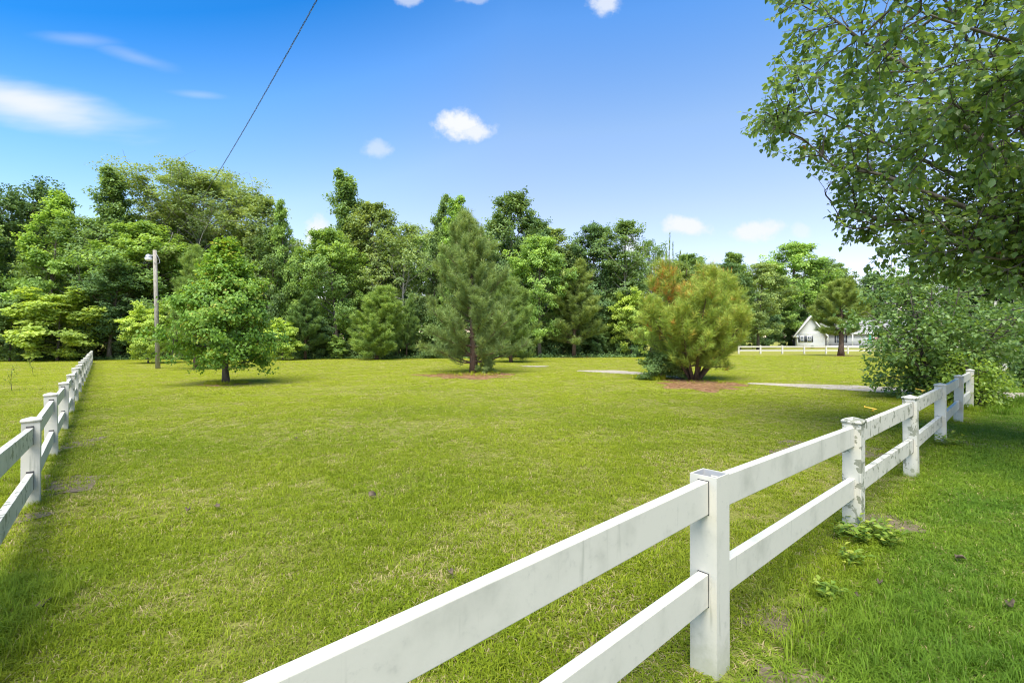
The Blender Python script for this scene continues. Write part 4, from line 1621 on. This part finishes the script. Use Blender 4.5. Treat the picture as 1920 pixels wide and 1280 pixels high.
def weed(x, y, rad, n_, size, label, seed, h=.14):
    r = np.random.default_rng(seed)
    root = tag(empty('weed_clump', (x, y, 0)), label, 'weed')
    gs, gl = Geo(), Geo()
    for k in range(n_):
        a, d = r.uniform(0, 6.28), rad * r.uniform(0, 1) ** .6
        b = np.array([math.cos(a) * d, math.sin(a) * d, 0])
        q, _ = curve(b * .6, norm(np.array([math.cos(a) * .5, math.sin(a) * .5, 1.0])), h * r.uniform(.5, 1.2), r, 4, 0, .2)
        gs.tube(q, [.003, .0025, .002, .0015], 3)
        m = 6
        P = np.array([along(q, x_) for x_ in np.linspace(.35, 1, m)])
        ang = np.arange(m) * 2.4 + a
        U = np.stack([np.cos(ang), np.sin(ang), np.full(m, .25)], 1)
        gl.leaves(P, U, norm(np.array([0, 0, 1.0]) + r.normal(size=(m, 3)) * .3), size * r.uniform(.6, 1.2, m), size * .5 * r.uniform(.7, 1.2, m), np.clip(r.normal(.6, .25, m), 0, 1))
    gs.obj('stem', MAT['weed'], root)
    gl.obj('foliage', MAT['weed'], root)


weed(2.62, 3.58, .28, 46, .06, 'yellow-green broadleaf weeds at the foot of the lichen-spotted post', 1)
weed(2.2, 3.2, .10, 10, .05, 'small weed tuft under the rail before the lichen-spotted post', 4, .10)
weed(1.82, 2.75, .09, 12, .05, 'tiny bright yellow-green weed under the rail past the capless post', 2, .09)
weed(6.1, 6.75, .16, 16, .07, 'small green weed at the foot of the fourth right-hand post', 3, .2)

# fallen leaves lying on the lawn


def fallen(px, py, size, seed, label, mat='dead_leaf'):
    Y = depth(py)
    r = np.random.default_rng(seed)
    g = Geo()
    th = r.uniform(0, 6.28)
    g.heart(np.zeros((1, 3)), np.array([[math.cos(th), math.sin(th), .1]]), norm(np.array([[r.normal() * .4, r.normal() * .4, 1.0]])), np.array([size * .72]), np.array([.5]))
    v = g.v[0]
    v[:, 2] += .012 * np.array([0, 1.5, .5, 1.2, 0, -.6, .9, 1.6])
    me = g.mesh('fallen_leaf', MAT[mat])
    o = link('fallen_leaf', me, None, at(px, Y, .045), (0, 0, 0))
    m = o.modifiers.new('thickness', 'SOLIDIFY')
    m.thickness = .002
    tag(o, label, 'leaf', 'brown leaves fallen on the lawn')


for i, (px, py, s_, lab) in enumerate([(352, 968, .075, 'curled brown leaf on the lawn, left one of a close pair'), (402, 962, .085, 'curled brown leaf on the lawn, right one of a close pair'),
                                       (692, 943, .12, 'dark brown leaf lying on the middle of the near lawn'), (75, 1160, .14, 'large reddish brown leaf in the long grass at bottom left'),
                                       (842, 1087, .07, 'small brown leaf on the lawn above the long front rail'), (1650, 1108, .05, 'orange-brown leaf in the verge grass right of the capless post'),
                                       (1792, 1062, .09, 'dark twisted leaf in the verge grass at right'), (1893, 1148, .08, 'brown leaf in the verge grass near the right photo edge'),
                                       (553, 830, .10, 'dark leaf on the lawn nearer the young tree'), (1611, 1136, .05, 'faded tan leaf in the verge beside an orange-brown one')]):
    fallen(px, py, s_, 100 + i, lab)

# ------------------------------------------------------------------ grass


def tuft(seed, blades, h, w, spread, lean, straw):
    r = np.random.default_rng(seed)
    V, Fc, T = [], [], []
    for k in range(blades):
        a = r.uniform(0, 6.28)
        d = spread * math.sqrt(r.uniform())
        b = np.array([math.cos(a) * d, math.sin(a) * d, -.004])
        az = r.uniform(0, 6.28)
        ln = lean * r.uniform(.3, 1.5)
        hh = h * r.uniform(.5, 1.2)
        hv = np.array([math.cos(az), math.sin(az), 0])
        sv = np.array([-math.sin(az), math.cos(az), 0]) * w * r.uniform(.7, 1.3) * .5
        m = b + hv * ln * hh * .35 + np.array([0, 0, hh * .6])
        tip = b + hv * ln * hh * 1.1 + np.array([0, 0, hh * max(.25, 1 - .45 * ln)])
        i = len(V)
        V += [b - sv, b + sv, m + sv * .85, m - sv * .85, tip]
        Fc.append((i, i + 1, i + 2, i + 3, i + 4))
        t = .95 if r.uniform() < straw else r.uniform(.1, .75)
        T += [t] * 5
    g = Geo()
    Fc = np.array(Fc)
    g.add(V, Fc[:, :4], T)
    g.f.append(np.stack([Fc[:, 3], Fc[:, 2], Fc[:, 4]], 1).astype(np.int32))
    return g.mesh('grass_tuft', MAT['grass'])


TUFTS = [tuft(1, 16, .038, .0042, .04, 1.1, .10), tuft(2, 16, .042, .0040, .045, 1.0, .14), tuft(3, 14, .034, .0046, .04, 1.3, .2), tuft(4, 18, .046, .0042, .05, .9, .06),
         tuft(5, 20, .15, .0055, .05, .75, .08), tuft(6, 16, .035, .0050, .05, 1.4, .6)]
TUFT_OBJ = [bpy.data.objects.new('grass_tuft', m) for m in TUFTS]


def fnoise(x, y, s, seed):
    """Cheap smooth noise in 0..1 for thinning the turf."""
    r = np.random.default_rng(seed)
    v = np.zeros_like(x)
    for k in range(7):
        a = r.uniform(0, 6.28)
        f = s * r.uniform(.5, 2.2)
        v += np.sin((x * math.cos(a) + y * math.sin(a)) * f + r.uniform(0, 6.28) + .7 * np.sin((x * math.sin(a) - y * math.cos(a)) * f * .8))
    return np.clip(v / 7 + .5, 0, 1)


def scatter():
    r = np.random.default_rng(90)
    X, Y, S, I, SZ = [], [], [], [], []
    for y0, y1, dens, sc in ((.4, 3.6, 1150, .92), (3.6, 7, 680, 1.0), (7, 13, 300, 1.3), (13, 24, 110, 1.9), (24, 48, 34, 3.2)):
        wmax = 2 * (1.16 * y1 + 3.0)
        n = int(dens * wmax * (y1 - y0))
        x = r.uniform(-wmax / 2, wmax / 2, n)
        y = r.uniform(y0, y1, n)
        k = np.abs(x) < 1.16 * y + 3.0
        x, y = x[k], y[k]
        keep = np.ones(len(x))
        thin = fnoise(x, y, 2.2, 5) * .6 + fnoise(x, y, 6.0, 6) * .4
        side = (x - P1.x) * FD.y - (y - P1.y) * FD.x      # > 0 right of the fence
        keep *= np.where(side > .2, 1.0, np.clip(1.45 - 1.25 * np.clip((thin - .45) / .22, 0, 1), .55, 1))
        for poly, share in BARE:
            pa = np.asarray(poly)
            bb = (x > pa[:, 0].min()) & (x < pa[:, 0].max()) & (y > pa[:, 1].min()) & (y < pa[:, 1].max())
            if bb.any():
                ins = np.zeros(len(x), dtype=bool)
                ins[bb] = inside(x[bb], y[bb], poly)
                keep = np.where(ins, keep * share, keep)
        keep = np.where((x > 30) & (y > 46), 0.4, keep)
        k = r.uniform(size=len(x)) < keep
        x, y, side, thin = x[k], y[k], side[k], thin[k]
        n = len(x)
        s = sc * r.uniform(.75, 1.25, n)
        s *= np.where(side > .15, 1.2, 1.0) * (.8 + .5 * fnoise(x, y, 1.3, 8))
        idx = r.integers(0, 4, n)
        idx = np.where(r.uniform(size=n) < np.where(side > .15, .03, .08 + .2 * np.clip((thin - .5) / .2, 0, 1)), 5, idx)
        X.append(x)
        Y.append(y)
        S.append(s)
        SZ.append(s / sc * (.95 if y0 < 7 else .85))
        I.append(idx)
    # longer grass round posts, tree feet and in the left bottom corner
    spots = [(p, .16, 22, .55) for p in RP[2:7]] + [(p, .18, 22, .5) for p in LP[:9]]
    spots += [((-2.9, 2.55), .45, 260, .75), ((-3.3, 2.9), .4, 90, .6), ((-2.6, 2.2), .35, 110, .7), ((1.9, 2.2), .6, 150, .8), ((2.3, 2.3), .9, 200, .7),
              ((6.45, 17.6), 1.3, 30, .9), ((5.2, 18.3), .6, 60, 1.8), ((-9.7, 16.4), .7, 120, 1.1), ((-1.7, 21), 1.2, 60, 1.2), ((1.1, 1.98), .2, 26, .7), ((-5.0, 4.9), .4, 60, .8),
              ((10.5, 10.2), 1.0, 160, 1.2), ((12.5, 11), 1.2, 200, 1.2)]
    for (cx, cy), rad, n, sc in spots:
        a = r.uniform(0, 6.28, n)
        d = rad * np.sqrt(r.uniform(.02, 1, n))
        X.append(cx + d * np.cos(a))
        Y.append(cy + d * np.sin(a))
        S.append(sc * r.uniform(.6, 1.15, n))
        SZ.append(S[-1])
        I.append(np.full(n, 4))
    X, Y, S, I, SZ = map(np.concatenate, (X, Y, S, I, SZ))
    # keep blades out of the posts
    ok = np.ones(len(X), dtype=bool)
    for p in RP + LP + FP:
        ok &= (np.abs(X - p[0]) + np.abs(Y - p[1])) > .10
    X, Y, S, I, SZ = X[ok], Y[ok], S[ok], I[ok], SZ[ok]
    SZ = np.where((X - P1.x) ** 2 + (Y - P1.y) ** 2 < .16, SZ * .5, SZ)
    n = len(X)
    me = bpy.data.meshes.new('grass')
    me.vertices.add(n)
    me.vertices.foreach_set('co', np.stack([X, Y, np.zeros(n)], 1).astype(np.float32).ravel())
    for nm, typ, arr in (('scl', 'FLOAT_VECTOR', np.stack([S, S, SZ], 1).astype(np.float32).ravel()), ('pick', 'INT', I.astype(np.int32)), ('yaw', 'FLOAT', r.uniform(0, 6.28, n).astype(np.float32))):
        at_ = me.attributes.new(nm, typ, 'POINT')
        at_.data.foreach_set('vector' if typ == 'FLOAT_VECTOR' else 'value', arr)
    me.materials.append(MAT['grass'])
    o = link('grass', me)
    o['kind'] = 'stuff'
    ng = bpy.data.node_groups.new('grass_scatter', 'GeometryNodeTree')
    ng.interface.new_socket('Geometry', in_out='INPUT', socket_type='NodeSocketGeometry')
    ng.interface.new_socket('Geometry', in_out='OUTPUT', socket_type='NodeSocketGeometry')
    gi, go = ng.nodes.new('NodeGroupInput'), ng.nodes.new('NodeGroupOutput')
    join = ng.nodes.new('GeometryNodeJoinGeometry')
    for k, to in reversed(list(enumerate(TUFT_OBJ))):
        oi = ng.nodes.new('GeometryNodeObjectInfo')
        oi.inputs['Object'].default_value = to
        oi.inputs['As Instance'].default_value = False
        ti = ng.nodes.new('GeometryNodeGeometryToInstance')
        ng.links.new(oi.outputs['Geometry'], ti.inputs[0])
        ng.links.new(ti.outputs[0], join.inputs[0])
    ip = ng.nodes.new('GeometryNodeInstanceOnPoints')
    ip.inputs['Pick Instance'].default_value = True

    def named(nm, typ):
        q = ng.nodes.new('GeometryNodeInputNamedAttribute')
        q.data_type = typ
        q.inputs['Name'].default_value = nm
        return q.outputs['Attribute']
    cx = ng.nodes.new('ShaderNodeCombineXYZ')
    ng.links.new(named('yaw', 'FLOAT'), cx.inputs[2])
    er = ng.nodes.new('FunctionNodeEulerToRotation')
    ng.links.new(cx.outputs[0], er.inputs[0])
    ng.links.new(gi.outputs[0], ip.inputs['Points'])
    ng.links.new(join.outputs[0], ip.inputs['Instance'])
    ng.links.new(named('pick', 'INT'), ip.inputs['Instance Index'])
    ng.links.new(er.outputs[0], ip.inputs['Rotation'])
    ng.links.new(named('scl', 'FLOAT_VECTOR'), ip.inputs['Scale'])
    ng.links.new(ip.outputs[0], go.inputs[0])
    md = o.modifiers.new('scatter', 'NODES')
    md.node_group = ng
    print('grass tufts', n)


scatter()
bpy.context.view_layer.update()
